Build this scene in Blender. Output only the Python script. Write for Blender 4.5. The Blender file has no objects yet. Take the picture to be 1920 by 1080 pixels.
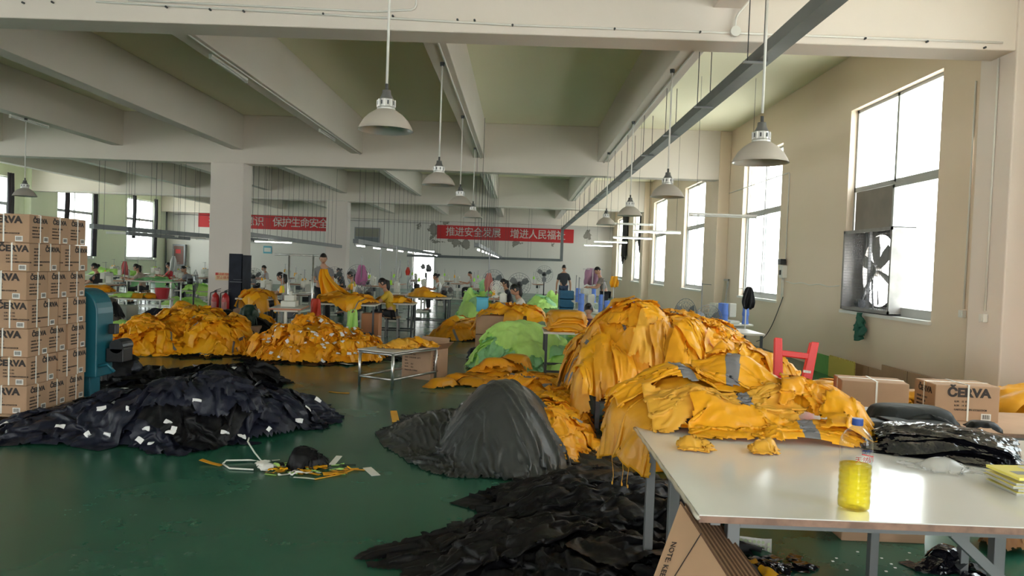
import bpy, bmesh, math, random
import numpy as np
from mathutils import Vector, Matrix, Euler
PI = math.pi
C = bpy.context.scene.collection
SC = bpy.context.scene

# ------------------------------------------------------------------ camera
CAM_H, FPX, VPX, VPY, ROLL = 1.65, 1400.0, 975.0, 498.0, 0.036
_yc = Vector((VPX-960, 540-VPY, -FPX)).normalized()
_up = Vector((ROLL, 1, 0)); _up = (_up - _up.dot(_yc)*_yc).normalized()
_xc = _yc.cross(_up)
_R = Matrix((_xc, _yc, _up))
cd = bpy.data.cameras.new('camera'); cam = bpy.data.objects.new('camera', cd); C.objects.link(cam)
cam.matrix_world = Matrix.Translation((0, 0, CAM_H)) @ _R.to_4x4()
cd.sensor_width = 36; cd.lens = 36*FPX/1920; cd.clip_start = 0.05; cd.clip_end = 400
SC.camera = cam
def at(px, py, Y=None, z=None, X=None):
    """the place in the hall seen at a photo pixel, on the plane Y=.., z=.. or X=.."""
    r = _R @ Vector((px-960, 540-py, -FPX))
    t = Y/r.y if Y is not None else ((z-CAM_H)/r.z if z is not None else X/r.x)
    return Vector((r.x*t, r.y*t, CAM_H + r.z*t))

# ------------------------------------------------------------------ light, exposure
w = bpy.data.worlds.new('overcast_sky'); SC.world = w; w.use_nodes = True
nt = w.node_tree; bg = nt.nodes['Background']
geo = nt.nodes.new('ShaderNodeTexCoord'); sep = nt.nodes.new('ShaderNodeSeparateXYZ')
rmp = nt.nodes.new('ShaderNodeValToRGB')
nt.links.new(geo.outputs['Generated'], sep.inputs[0]); nt.links.new(sep.outputs['Z'], rmp.inputs[0])
rmp.color_ramp.elements[0].position = 0.0; rmp.color_ramp.elements[0].color = (.95, .95, .92, 1)
rmp.color_ramp.elements[1].position = 0.7; rmp.color_ramp.elements[1].color = (.92, .97, 1, 1)
nt.links.new(rmp.outputs[0], bg.inputs[0]); bg.inputs[1].default_value = 6.5
sl = bpy.data.lights.new('added_bounce_sun', 'SUN'); sl.energy = 14; sl.angle = .03; sl.color = (1, .96, .9)  # added sun: brightens the outdoor ground, which bounces light up to the ceiling
so_ = bpy.data.objects.new('added_bounce_sun', sl); C.objects.link(so_); so_.rotation_euler = (Vector((0, .5, -.87)).to_track_quat('-Z', 'Y')).to_euler()
SC.view_settings.view_transform = 'Standard'; SC.view_settings.look = 'None'
SC.view_settings.gamma = 1; SC.view_settings.use_curve_mapping = False
SC.view_settings.exposure = 0.68
SC.cycles.max_bounces = 10; SC.cycles.diffuse_bounces = 8; SC.cycles.glossy_bounces = 3
SC.cycles.transparent_max_bounces = 12; SC.cycles.transmission_bounces = 6
SC.cycles.sample_clamp_indirect = 6.0
SC.cycles.caustics_reflective = False; SC.cycles.caustics_refractive = False

# ------------------------------------------------------------------ materials
MATS = {}
def mat(name, col, rough=.6, metal=0, var=0., vscale=3., bump=0., bscale=30., spec=.5, emit=None, estr=0, trans=0, alpha=1, sub=0, coat=0, stretch=None, col2=None):
    if name in MATS: return MATS[name]
    m = bpy.data.materials.new(name); m.use_nodes = True; n = m.node_tree.nodes; l = m.node_tree.links
    b = n['Principled BSDF']
    b.inputs['Base Color'].default_value = (*col, 1); b.inputs['Roughness'].default_value = rough
    b.inputs['Metallic'].default_value = metal; b.inputs['Specular IOR Level'].default_value = spec
    b.inputs['Transmission Weight'].default_value = trans; b.inputs['Coat Weight'].default_value = coat
    if sub: b.inputs['Subsurface Weight'].default_value = sub; b.inputs['Subsurface Scale'].default_value = .05
    tc = n.new('ShaderNodeTexCoord'); src = tc.outputs['Object']
    if stretch:
        mp = n.new('ShaderNodeMapping'); mp.inputs['Scale'].default_value = stretch; l.new(src, mp.inputs[0]); src = mp.outputs[0]
    if var or col2:
        t = n.new('ShaderNodeTexNoise'); t.inputs['Scale'].default_value = vscale; t.inputs['Detail'].default_value = 5
        l.new(src, t.inputs['Vector'])
        r = n.new('ShaderNodeValToRGB'); e = r.color_ramp.elements
        c2 = col2 or tuple(min(1, c*(1+var)) for c in col)
        c1 = col if col2 else tuple(c*(1-var) for c in col)
        e[0].position = .35; e[0].color = (*c1, 1); e[1].position = .65; e[1].color = (*c2, 1)
        l.new(t.outputs[0], r.inputs[0]); l.new(r.outputs[0], b.inputs['Base Color'])
    if bump:
        t = n.new('ShaderNodeTexNoise'); t.inputs['Scale'].default_value = bscale; t.inputs['Detail'].default_value = 4
        l.new(src, t.inputs['Vector'])
        bp = n.new('ShaderNodeBump'); bp.inputs['Strength'].default_value = bump; bp.inputs['Distance'].default_value = .02
        l.new(t.outputs[0], bp.inputs['Height']); l.new(bp.outputs[0], b.inputs['Normal'])
    if emit: b.inputs['Emission Color'].default_value = (*emit, 1); b.inputs['Emission Strength'].default_value = estr
    b.inputs['Alpha'].default_value = alpha
    MATS[name] = m; return m

def fabric(name, col, rough=.5, var=.08, trans=0.25, crease=.5, spec=.5, bscale=6.):
    """woven, PU coated cloth: creases as bump, a little light through it"""
    if name in MATS: return MATS[name]
    m = mat(name, col, rough, var=var, vscale=2.5, spec=spec)
    n = m.node_tree.nodes; l = m.node_tree.links; b = n['Principled BSDF']; out = n['Material Output']
    tc = n.new('ShaderNodeTexCoord')
    nz = n.new('ShaderNodeTexNoise'); nz.inputs['Scale'].default_value = bscale*.6; l.new(tc.outputs['Object'], nz.inputs['Vector'])
    ad = n.new('ShaderNodeVectorMath'); ad.operation = 'MULTIPLY_ADD'; ad.inputs[1].default_value = (.12, .12, .12); l.new(nz.outputs['Color'], ad.inputs[0]); l.new(tc.outputs['Object'], ad.inputs[2])
    v = n.new('ShaderNodeTexVoronoi'); v.inputs['Scale'].default_value = bscale; l.new(ad.outputs[0], v.inputs['Vector'])
    v2 = n.new('ShaderNodeTexVoronoi'); v2.inputs['Scale'].default_value = bscale*2.7; l.new(ad.outputs[0], v2.inputs['Vector'])
    a2 = n.new('ShaderNodeMath'); a2.operation = 'MULTIPLY_ADD'; a2.inputs[1].default_value = .35; l.new(v2.outputs['Distance'], a2.inputs[0]); l.new(v.outputs['Distance'], a2.inputs[2])
    bp = n.new('ShaderNodeBump'); bp.inputs['Strength'].default_value = crease; bp.inputs['Distance'].default_value = .02
    l.new(a2.outputs[0], bp.inputs['Height']); l.new(bp.outputs[0], b.inputs['Normal'])
    if trans:
        t = n.new('ShaderNodeBsdfTranslucent'); t.inputs[0].default_value = (*col, 1)
        mx = n.new('ShaderNodeMixShader'); mx.inputs[0].default_value = trans
        l.new(b.outputs[0], mx.inputs[1]); l.new(t.outputs[0], mx.inputs[2]); l.new(mx.outputs[0], out.inputs[0])
    return m

def wall_mat(name, col, col2, rough=.75):
    m = mat(name, col, rough, var=.05, vscale=.35, bump=.08, bscale=14, col2=col2)
    return m

M_wall = wall_mat('wall_cream_paint', (.72, .60, .48), (.75, .63, .51))
M_wallL = wall_mat('wall_green_paint', (.76, .80, .65), (.79, .83, .68))
M_ceil = wall_mat('ceiling_paint', (.85, .81, .62), (.88, .84, .65))
M_beam = wall_mat('beam_paint', (.68, .62, .57), (.72, .66, .61))
M_col = wall_mat('column_paint', (.72, .65, .61), (.76, .69, .65))

def back_wall_mat():
    m = mat('back_wall_paint', (.74, .71, .69), .75)
    n = m.node_tree.nodes; l = m.node_tree.links; b = n['Principled BSDF']
    tc = n.new('ShaderNodeTexCoord')
    # peeled paint patches: where distance to a few spots plus noise is small
    nz = n.new('ShaderNodeTexNoise'); nz.inputs['Scale'].default_value = 1.6; nz.inputs['Detail'].default_value = 9; nz.inputs['Roughness'].default_value = .65
    l.new(tc.outputs['Object'], nz.inputs['Vector'])
    prev = None
    for (x, z, r) in [(-5.2, 3.55, .75), (-4.75, 4.2, .5), (-6.3, 3.85, .35), (-4.15, 3.0, .7), (-3.3, 2.85, .4), (4.05, 3.55, .5), (1.9, 2.95, .28), (-.2, 3.0, .35), (-2.4, 2.6, .25)]:
        d = n.new('ShaderNodeVectorMath'); d.operation = 'DISTANCE'; d.inputs[1].default_value = (x, 45.0, z)
        l.new(tc.outputs['Object'], d.inputs[0])
        q = n.new('ShaderNodeMath'); q.operation = 'DIVIDE'; q.inputs[1].default_value = r; l.new(d.outputs['Value'], q.inputs[0])
        if prev is None: prev = q
        else:
            mn = n.new('ShaderNodeMath'); mn.operation = 'MINIMUM'; l.new(prev.outputs[0], mn.inputs[0]); l.new(q.outputs[0], mn.inputs[1]); prev = mn
    sc_ = n.new('ShaderNodeMath'); sc_.operation = 'MULTIPLY_ADD'; sc_.inputs[1].default_value = .22; l.new(prev.outputs[0], sc_.inputs[0]); l.new(nz.outputs[0], sc_.inputs[2])
    r = n.new('ShaderNodeValToRGB'); e = r.color_ramp.elements
    e[0].position = .585; e[0].color = (.16, .15, .13, 1); e[1].position = .6; e[1].color = (.74, .71, .68, 1)
    e2 = e.new(.55); e2.color = (.30, .28, .25, 1)
    l.new(sc_.outputs[0], r.inputs[0]); l.new(r.outputs[0], b.inputs['Base Color'])
    return m
M_back = back_wall_mat()

def floor_mat():
    m = mat('green_epoxy_floor', (.022, .105, .065), .2)
    n = m.node_tree.nodes; l = m.node_tree.links; b = n['Principled BSDF']
    tc = n.new('ShaderNodeTexCoord')
    a = n.new('ShaderNodeTexNoise'); a.inputs['Scale'].default_value = .7; a.inputs['Detail'].default_value = 8; a.inputs['Roughness'].default_value = .6
    l.new(tc.outputs['Object'], a.inputs['Vector'])
    r = n.new('ShaderNodeValToRGB'); e = r.color_ramp.elements
    e[0].position = .3; e[0].color = (.013, .088, .054, 1); e[1].position = .75; e[1].color = (.030, .125, .082, 1)
    l.new(a.outputs[0], r.inputs[0])
    # scuffs and dried drips
    s = n.new('ShaderNodeTexNoise'); s.inputs['Scale'].default_value = 9; s.inputs['Detail'].default_value = 8; s.inputs['Roughness'].default_value = .75
    mp = n.new('ShaderNodeMapping'); mp.inputs['Scale'].default_value = (1, .35, 1); mp.inputs['Rotation'].default_value = (0, 0, .5)
    l.new(tc.outputs['Object'], mp.inputs[0]); l.new(mp.outputs[0], s.inputs['Vector'])
    r2 = n.new('ShaderNodeValToRGB'); f = r2.color_ramp.elements
    f[0].position = .70; f[0].color = (0, 0, 0, 1); f[1].position = .8; f[1].color = (.5, .5, .5, 1)
    l.new(s.outputs[0], r2.inputs[0])
    mx = n.new('ShaderNodeMix'); mx.data_type = 'RGBA'; l.new(r2.outputs[0], mx.inputs[0]); l.new(r.outputs[0], mx.inputs[6]); mx.inputs[7].default_value = (.08, .11, .085, 1)
    l.new(mx.outputs[2], b.inputs['Base Color'])
    rr = n.new('ShaderNodeMapRange'); rr.inputs['To Min'].default_value = .12; rr.inputs['To Max'].default_value = .38
    l.new(a.outputs[0], rr.inputs['Value']); l.new(rr.outputs[0], b.inputs['Roughness'])
    bp = n.new('ShaderNodeBump'); bp.inputs['Strength'].default_value = .05; bp.inputs['Distance'].default_value = .02
    t2 = n.new('ShaderNodeTexNoise'); t2.inputs['Scale'].default_value = 2.5; l.new(tc.outputs['Object'], t2.inputs['Vector'])
    l.new(t2.outputs[0], bp.inputs['Height']); l.new(bp.outputs[0], b.inputs['Normal'])
    return m
M_floor = floor_mat()
def glass_mat():
    m = bpy.data.materials.new('window_glass'); m.use_nodes = True; n = m.node_tree.nodes; l = m.node_tree.links
    n.remove(n['Principled BSDF'])
    t = n.new('ShaderNodeBsdfTransparent'); t.inputs[0].default_value = (.93, .96, .96, 1)
    g = n.new('ShaderNodeBsdfGlossy'); g.inputs['Roughness'].default_value = .03
    x = n.new('ShaderNodeMixShader'); x.inputs[0].default_value = .06; l.new(t.outputs[0], x.inputs[1]); l.new(g.outputs[0], x.inputs[2])
    l.new(x.outputs[0], n['Material Output'].inputs[0]); MATS['window_glass'] = m; return m
M_glass = glass_mat()
M_alu = mat('window_aluminium', (.42, .43, .42), .45, .3)
M_metal = mat('painted_steel_grey', (.20, .205, .215), .4, .5)
M_steel = mat('bare_steel_tube', (.55, .55, .54), .3, .9, var=.1, vscale=12)
M_darkm = mat('dark_steel', (.05, .055, .06), .4, .5)
M_tray = mat('grey_cable_duct', (.13, .145, .15), .45, .3, var=.08)
M_white = mat('white_plastic', (.72, .71, .68), .45)
M_black = mat('black_plastic', (.02, .02, .022), .4)
M_amber = fabric('amber_coated_cloth', (.94, .43, .018), .38, trans=.18, crease=.55)
M_amber2 = fabric('bright_amber_cloth', (.98, .47, .015), .38, trans=.2, crease=.55)
M_mustard = fabric('mustard_cloth', (.72, .33, .015), .42, trans=.15, crease=.55)
M_yel = fabric('yellow_lining', (.90, .49, .055), .45, trans=.22, crease=.5)
M_tape = mat('grey_reflective_tape', (.20, .20, .22), .5, .2)
M_blackc = fabric('black_nylon', (.0035, .0035, .005), .5, trans=0, crease=.5, spec=.3)
M_navyc = fabric('navy_nylon', (.012, .014, .028), .45, trans=0, crease=.8, spec=.4)
M_greyc = fabric('dark_grey_sheet', (.045, .05, .051), .4, trans=0, crease=.5, spec=.5, bscale=5)
M_lime = fabric('lime_green_cloth', (.62, .95, .28), .5, trans=.25, crease=.5)
M_palegr = fabric('pale_green_lining', (.36, .70, .36), .5, trans=.25, crease=.5)
M_olive = fabric('dark_green_cloth', (.012, .045, .032), .45, trans=0, crease=.8)
M_tag = mat('white_fabric_tag', (.8, .8, .82), .6)
M_card = mat('brown_cardboard', (.40, .25, .155), .75, var=.06, vscale=4)
M_card2 = mat('cardboard_cut_edge', (.11, .055, .028), .85, var=.2, vscale=60)
M_print = mat('black_carton_print', (.03, .022, .02), .7)
M_strap = mat('white_strapping', (.78, .77, .73), .35)
M_skin = mat('skin', (.50, .27, .18), .5, sub=.1)
M_hair = mat('black_hair', (.008, .007, .007), .45)

# ------------------------------------------------------------------ mesh helpers
class MB:
    def __init__(s): s.v = []; s.f = []; s.m = []
    def add(s, vs, fs, mi=0):
        k = len(s.v); s.v += [tuple(v) for v in vs]; s.f += [tuple(i+k for i in f) for f in fs]; s.m += [mi]*len(fs); return s
    def box(s, a, b, mi=0, T=None):
        x0, y0, z0 = a; x1, y1, z1 = b
        vs = [Vector(p) for p in ((x0,y0,z0),(x1,y0,z0),(x1,y1,z0),(x0,y1,z0),(x0,y0,z1),(x1,y0,z1),(x1,y1,z1),(x0,y1,z1))]
        if T: vs = [T @ v for v in vs]
        return s.add(vs, [(0,3,2,1),(4,5,6,7),(0,1,5,4),(1,2,6,5),(2,3,7,6),(3,0,4,7)], mi)
    def cbox(s, c, d, mi=0, T=None):
        return s.box([c[i]-d[i]/2 for i in range(3)], [c[i]+d[i]/2 for i in range(3)], mi, T)
    def tube(s, pts, r, n=6, mi=0, caps=True, closed=False):
        pts = [Vector(p) for p in pts]; N = len(pts); rs = r if isinstance(r, (list, tuple)) else [r]*N
        base = len(s.v); prevn = None
        for i, p in enumerate(pts):
            if closed: d = pts[(i+1) % N]-pts[i-1]
            else: d = pts[min(i+1, N-1)]-pts[max(i-1, 0)]
            d.normalize()
            if prevn is None:
                a = Vector((0,0,1)) if abs(d.z) < .9 else Vector((1,0,0)); u = d.cross(a).normalized()
            else: u = (prevn - prevn.dot(d)*d).normalized()
            prevn = u; v = d.cross(u)
            for k in range(n):
                t = 2*PI*(k+.5)/n; s.v.append(tuple(p + (u*math.cos(t)+v*math.sin(t))*rs[i]))
        M = N if closed else N-1
        for i in range(M):
            a = base+i*n; b = base+((i+1) % N)*n
            for k in range(n):
                s.f.append((a+k, a+(k+1) % n, b+(k+1) % n, b+k)); s.m.append(mi)
        if caps and not closed:
            s.f.append(tuple(base+k for k in range(n))[::-1]); s.m.append(mi)
            s.f.append(tuple(base+(N-1)*n+k for k in range(n))); s.m.append(mi)
        return s
    def bar(s, a, b, w, h=None, mi=0): # square bar between points
        a = Vector(a); b = Vector(b); h = h or w; d = (b-a).normalized()
        u = d.cross(Vector((0,0,1))) if abs(d.z) < .99 else Vector((1,0,0)); u.normalize(); v = d.cross(u)
        vs = [p+u*(i*w/2)+v*(j*h/2) for p in (a, b) for i, j in ((-1,-1),(1,-1),(1,1),(-1,1))]
        return s.add(vs, [(3,2,1,0),(4,5,6,7),(0,1,5,4),(1,2,6,5),(2,3,7,6),(3,0,4,7)], mi)
    def lathe(s, prof, n=24, c=(0,0,0), mi=0, T=None, closed=False):
        base = len(s.v)
        for (r, z) in prof:
            for k in range(n):
                t = 2*PI*k/n; p = Vector((c[0]+r*math.cos(t), c[1]+r*math.sin(t), c[2]+z))
                s.v.append(tuple(T @ p if T else p))
        for i in range(len(prof)-1):
            for k in range(n):
                a = base+i*n+k; b = base+i*n+(k+1) % n
                s.f.append((a, b, b+n, a+n)); s.m.append(mi)
        if closed:
            s.f.append(tuple(base+k for k in range(n))[::-1]); s.m.append(mi)
            e = base+(len(prof)-1)*n; s.f.append(tuple(e+k for k in range(n))); s.m.append(mi)
        return s
    def build(s, name, mats, parent=None, smooth=False, bevel=0, loc=None):
        me = bpy.data.meshes.new(name); me.from_pydata(s.v, [], s.f)
        if not isinstance(mats, (list, tuple)): mats = [mats]
        for m in mats: me.materials.append(m)
        if len(mats) > 1: me.polygons.foreach_set('material_index', s.m)
        if smooth: me.polygons.foreach_set('use_smooth', [True]*len(s.f))
        me.update()
        o = bpy.data.objects.new(name, me); C.objects.link(o)
        if parent: o.parent = parent
        if loc is not None: o.location = loc
        if bevel:
            b = o.modifiers.new('bevel', 'BEVEL'); b.width = bevel; b.segments = 2; b.limit_method = 'ANGLE'
        return o

def tag(o, label=None, cat=None, group=None, kind=None):
    if label: o['label'] = label
    if cat: o['category'] = cat
    if group: o['group'] = group
    if kind: o['kind'] = kind
    return o
def thing(name, label, cat, loc=(0,0,0), rz=0, group=None):
    o = bpy.data.objects.new(name, None); C.objects.link(o); o.empty_display_size = .1
    o.location = loc; o.rotation_euler = (0, 0, rz); return tag(o, label, cat, group)
def dup(root, loc=None, rz=None, label=None, group=None, scale=None):
    def cp(o, par):
        c = o.copy(); C.objects.link(c)
        if par: c.parent = par
        for ch in o.children: cp(ch, c)
        return c
    r = cp(root, None)
    if loc is not None: r.location = loc
    if rz is not None: r.rotation_euler = (0, 0, rz)
    if scale: r.scale = scale
    if label: r['label'] = label
    if group: r['group'] = group
    return r
def struct(mb, name, m, smooth=False, parent=None, bevel=0):
    o = mb.build(name, m, parent, smooth, bevel)
    if not parent: o['kind'] = 'structure'
    return o
def text_mesh(txt, size, m, name='lettering', parent=None, T=None, ext=.001, bold=.0, sx=1., align='CENTER'):
    """flat raised letters as a mesh"""
    cu = bpy.data.curves.new('t', 'FONT'); cu.body = txt; cu.size = size; cu.align_x = align; cu.align_y = 'CENTER'
    cu.extrude = ext; cu.offset = bold; cu.resolution_u = 2
    to = bpy.data.objects.new('t', cu); C.objects.link(to)
    dg = bpy.context.evaluated_depsgraph_get(); me = bpy.data.meshes.new_from_object(to.evaluated_get(dg))
    bpy.data.objects.remove(to); me.name = name
    me.transform(Matrix.Diagonal((sx, 1, 1, 1)))
    if T: me.transform(T)
    me.materials.clear(); me.materials.append(m)
    o = bpy.data.objects.new(name, me); C.objects.link(o)
    if parent: o.parent = parent
    return o
def mesh_join(objs, name, parent=None):
    """merge a few freshly made mesh objects into one object"""
    bm = bmesh.new(); mats = []
    for o in objs:
        me = o.data.copy(); me.transform(o.matrix_basis)
        base = len(mats); mats += list(me.materials)
        me.polygons.foreach_set('material_index', [p.material_index+base for p in me.polygons])
        bm.from_mesh(me); bpy.data.meshes.remove(me)
    me = bpy.data.meshes.new(name); bm.to_mesh(me); bm.free()
    for m in mats: me.materials.append(m)
    for o in objs: bpy.data.objects.remove(o)
    o = bpy.data.objects.new(name, me); C.objects.link(o); o.parent = parent
    return o
RX90 = Matrix.Rotation(PI/2, 4, 'X')
# ------------------------------------------------------------------ the hall
XR, XL, YB, YN, ZC = 5.5, -21.4, 45.0, -8.0, 5.41
def wall_with_holes(name, m, fix, horiz, lo, hi, z1, holes, thick, sign):
    """wall in plane X=fix (horiz 'Y') or Y=fix (horiz 'X'); holes: (a0,a1,z0,z1); thickness on the outer side"""
    mb = MB()
    def q(a0, a1, c0, c1):
        p0, p1 = (fix, fix+sign*thick) if sign > 0 else (fix+sign*thick, fix)
        if horiz == 'Y': mb.box((p0, a0, c0), (p1, a1, c1))
        else: mb.box((a0, p0, c0), (a1, p1, c1))
    holes = sorted(holes); a = lo
    for (h0, h1, c0, c1) in holes:
        q(a, h0, 0, z1)
        if c0 > 0: q(h0, h1, 0, c0)
        q(h0, h1, c1, z1); a = h1
    q(a, hi, 0, z1)
    return struct(mb, name, m)
struct(MB().box((XL-.3, YN-.3, -.2), (XR+.3, YB+.3, 0)), 'floor', M_floor)
struct(MB().box((XL-.3, YN-.3, ZC), (XR+.3, YB+.3, ZC+.2)), 'ceiling', M_ceil)
RW = [(-6.4,-3.7), (-1.9,.8), (4.0,6.7), (10.0,12.75), (16.0,18.75), (22.6,25.4), (28.5,31.3), (34.2,36.9), (40.2,42.9)]
ZS, ZT = 1.1, 4.46
LW = [(-2,1), (4.2,7.2), (10.2,13.2), (16.2,19.2), (22.2,25.2), (28.2,31.1), (34.3,37.3), (40.4,43.5)]
wall_with_holes('wall_right', M_wall, XR, 'Y', YN, YB, ZC, [(a, b, ZS, ZT) for a, b in RW], .28, 1)
wall_with_holes('wall_left', M_wallL, XL, 'Y', YN, YB, ZC, [(a, b, 1.25, 4.6) for a, b in LW], .28, -1)
dl, dr_ = at(774, 480, Y=YB).x, at(814, 480, Y=YB).x
wall_with_holes('wall_back', M_back, YB, 'X', XL, XR, ZC, [(dl, dr_, .02, 2.35)], .28, 1)
wall_with_holes('wall_front', M_wall, YN, 'X', XL, XR, ZC, [(-18,-14.5,1.1,4.4), (-12,-8.5,1.1,4.4), (-6,-2.5,1.1,4.4), (0,3.5,.02,3.6)], .28, -1)

# ceiling beams
for i, (y0, zb) in enumerate([(-4.0, 4.13), (8.1, 4.13), (20.0, 4.11), (32.0, 4.11), (44.2, 4.11)]):
    struct(MB().box((XL, y0, zb), (XR-.001, y0+.42, ZC)), 'trim_%d' % (i+1), M_beam, bevel=.012)
nb = 6
for x0 in (1.96, -1.36, -4.62, -7.82, -11.05, -14.3, -17.6):
    for (ya, yb) in ((-7.99,-4.0), (-3.58, 8.1), (8.52, 20.0), (20.42, 32.0), (32.42, 44.2)):
        struct(MB().box((x0, ya, 4.48), (x0+.31, yb, ZC-.001)), 'trim_%d' % nb, M_beam, bevel=.01); nb += 1
# columns and pilasters
for (x, y) in ((-8.37, 20.0), (-8.37, 32.0), (-8.37, 8.1)):
    if y > 10: struct(MB().box((x, y-.02, 0), (x+.9, y+.62, 4.13)), 'column', M_col, bevel=.02)
for y in (8.1, 20.0, 32.0):
    struct(MB().box((5.2, y-.03, 0), (XR, y+.6, ZC-.01)), 'pilaster', M_col if y < 10 else M_wall, bevel=.015)
    struct(MB().box((XL, y-.03, 0), (XL+.3, y+.6, ZC-.01)), 'pilaster', M_wallL, bevel=.015)

# windows
def window(n, X, y0, y1, z0, z1, sgn, tz=None, blank=None):
    """sliding aluminium window: frame, transom, mullions, panes; set in the wall depth. sgn: outward x"""
    xf = X+sgn*.14; tz = tz or z0+(z1-z0)*.60
    fr = MB(); t = .05; d = .06
    def hb(a, b, z, h=.05): fr.box((xf-d/2, a, z-h/2), (xf+d/2, b, z+h/2))
    def vb(y, a, b, w=.05): fr.box((xf-d/2, y-w/2, a), (xf+d/2, y+w/2, b))
    hb(y0, y1, z0+.035, .07); hb(y0, y1, z1-.025); hb(y0, y1, tz, .075)
    vb(y0+.025, z0, z1); vb(y1-.025, z0, z1); ym = (y0+y1)/2
    vb(ym, tz, z1, .06)
    o = struct(fr, 'window_%d' % n, M_alu)
    sash = MB()
    for (a, b, dx) in ((y0+.05, ym+.04, -.02), (ym-.04, y1-.05, .02)):
        for (c, e) in (((xf+dx-.015, a, z0+.07), (xf+dx+.015, a+.05, tz-.04)), ((xf+dx-.015, b-.05, z0+.07), (xf+dx+.015, b, tz-.04)),
                       ((xf+dx-.015, a, z0+.07), (xf+dx+.015, b, z0+.13)), ((xf+dx-.015, a, tz-.09), (xf+dx+.015, b, tz-.04))):
            if blank and a > ym-.1: continue
            sash.box(c, e)
    sash.build('sash', M_alu, o)
    g = MB()
    for (a, b, c, e) in ((y0+.05, ym-.03, tz+.04, z1-.05), (ym+.03, y1-.05, tz+.04, z1-.05), (y0+.1, ym-.01, z0+.13, tz-.09), (ym+.01, y1-.1, z0+.13, tz-.09)):
        if blank and a > ym-.1 and e < tz: continue
        g.box((xf-.004, a, c), (xf+.004, b, e))
    g.build('pane', M_glass, o)
    MB().box((min(X-sgn*.04, X+sgn*.26), y0-.02, z0-.05), (max(X-sgn*.04, X+sgn*.26), y1+.02, z0+.001)).build('window_sill', M_white, o)
    # daylight portal in the opening
    ld = bpy.data.lights.new('sky_portal', 'AREA'); ld.shape = 'RECTANGLE'; ld.size = y1-y0; ld.size_y = z1-z0
    ld.cycles.is_portal = True
    lo = bpy.data.objects.new('sky_portal', ld); C.objects.link(lo)
    lo.location = (X+sgn*.3, ym, (z0+z1)/2)
    lo.rotation_euler = Vector((-sgn, 0, 0)).to_track_quat('-Z', 'Z').to_euler()
    return o
nw = 1
for i, (a, b) in enumerate(RW):
    window(nw, XR, a, b, ZS, ZT, 1, tz=3.12, blank=(i == 3)); nw += 1
for (a, b) in LW:
    window(nw, XL, a, b, 1.25, 4.6, -1, tz=3.5); nw += 1
for (x0, x1, z0, z1) in ((-18,-14.5,1.1,4.4), (-12,-8.5,1.1,4.4), (-6,-2.5,1.1,4.4), (0,3.5,.02,3.6), (dl, dr_, .02, 2.35)):
    back = z1 == 2.35; y = YB+.3 if back else YN-.3
    ld = bpy.data.lights.new('sky_portal', 'AREA'); ld.shape = 'RECTANGLE'; ld.size = x1-x0; ld.size_y = z1-z0; ld.cycles.is_portal = True
    lo = bpy.data.objects.new('sky_portal', ld); C.objects.link(lo); lo.location = ((x0+x1)/2, y, (z0+z1)/2)
    lo.rotation_euler = Vector((0, -1 if back else 1, 0)).to_track_quat('-Z', 'Z').to_euler()
# back doorway frame with an open leaf
d = MB()
d.box((dl-.06, YB-.05, 0), (dl, YB+.1, 2.42)).box((dr_, YB-.05, 0), (dr_+.06, YB+.1, 2.42)).box((dl-.06, YB-.05, 2.36), (dr_+.06, YB+.1, 2.42))
do = struct(d, 'door_1', M_white)
MB().box((dl+.02, YB+.1, .02), (dl+.06, YB+.9, 2.3)).build('door_leaf', M_white, do)
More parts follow.
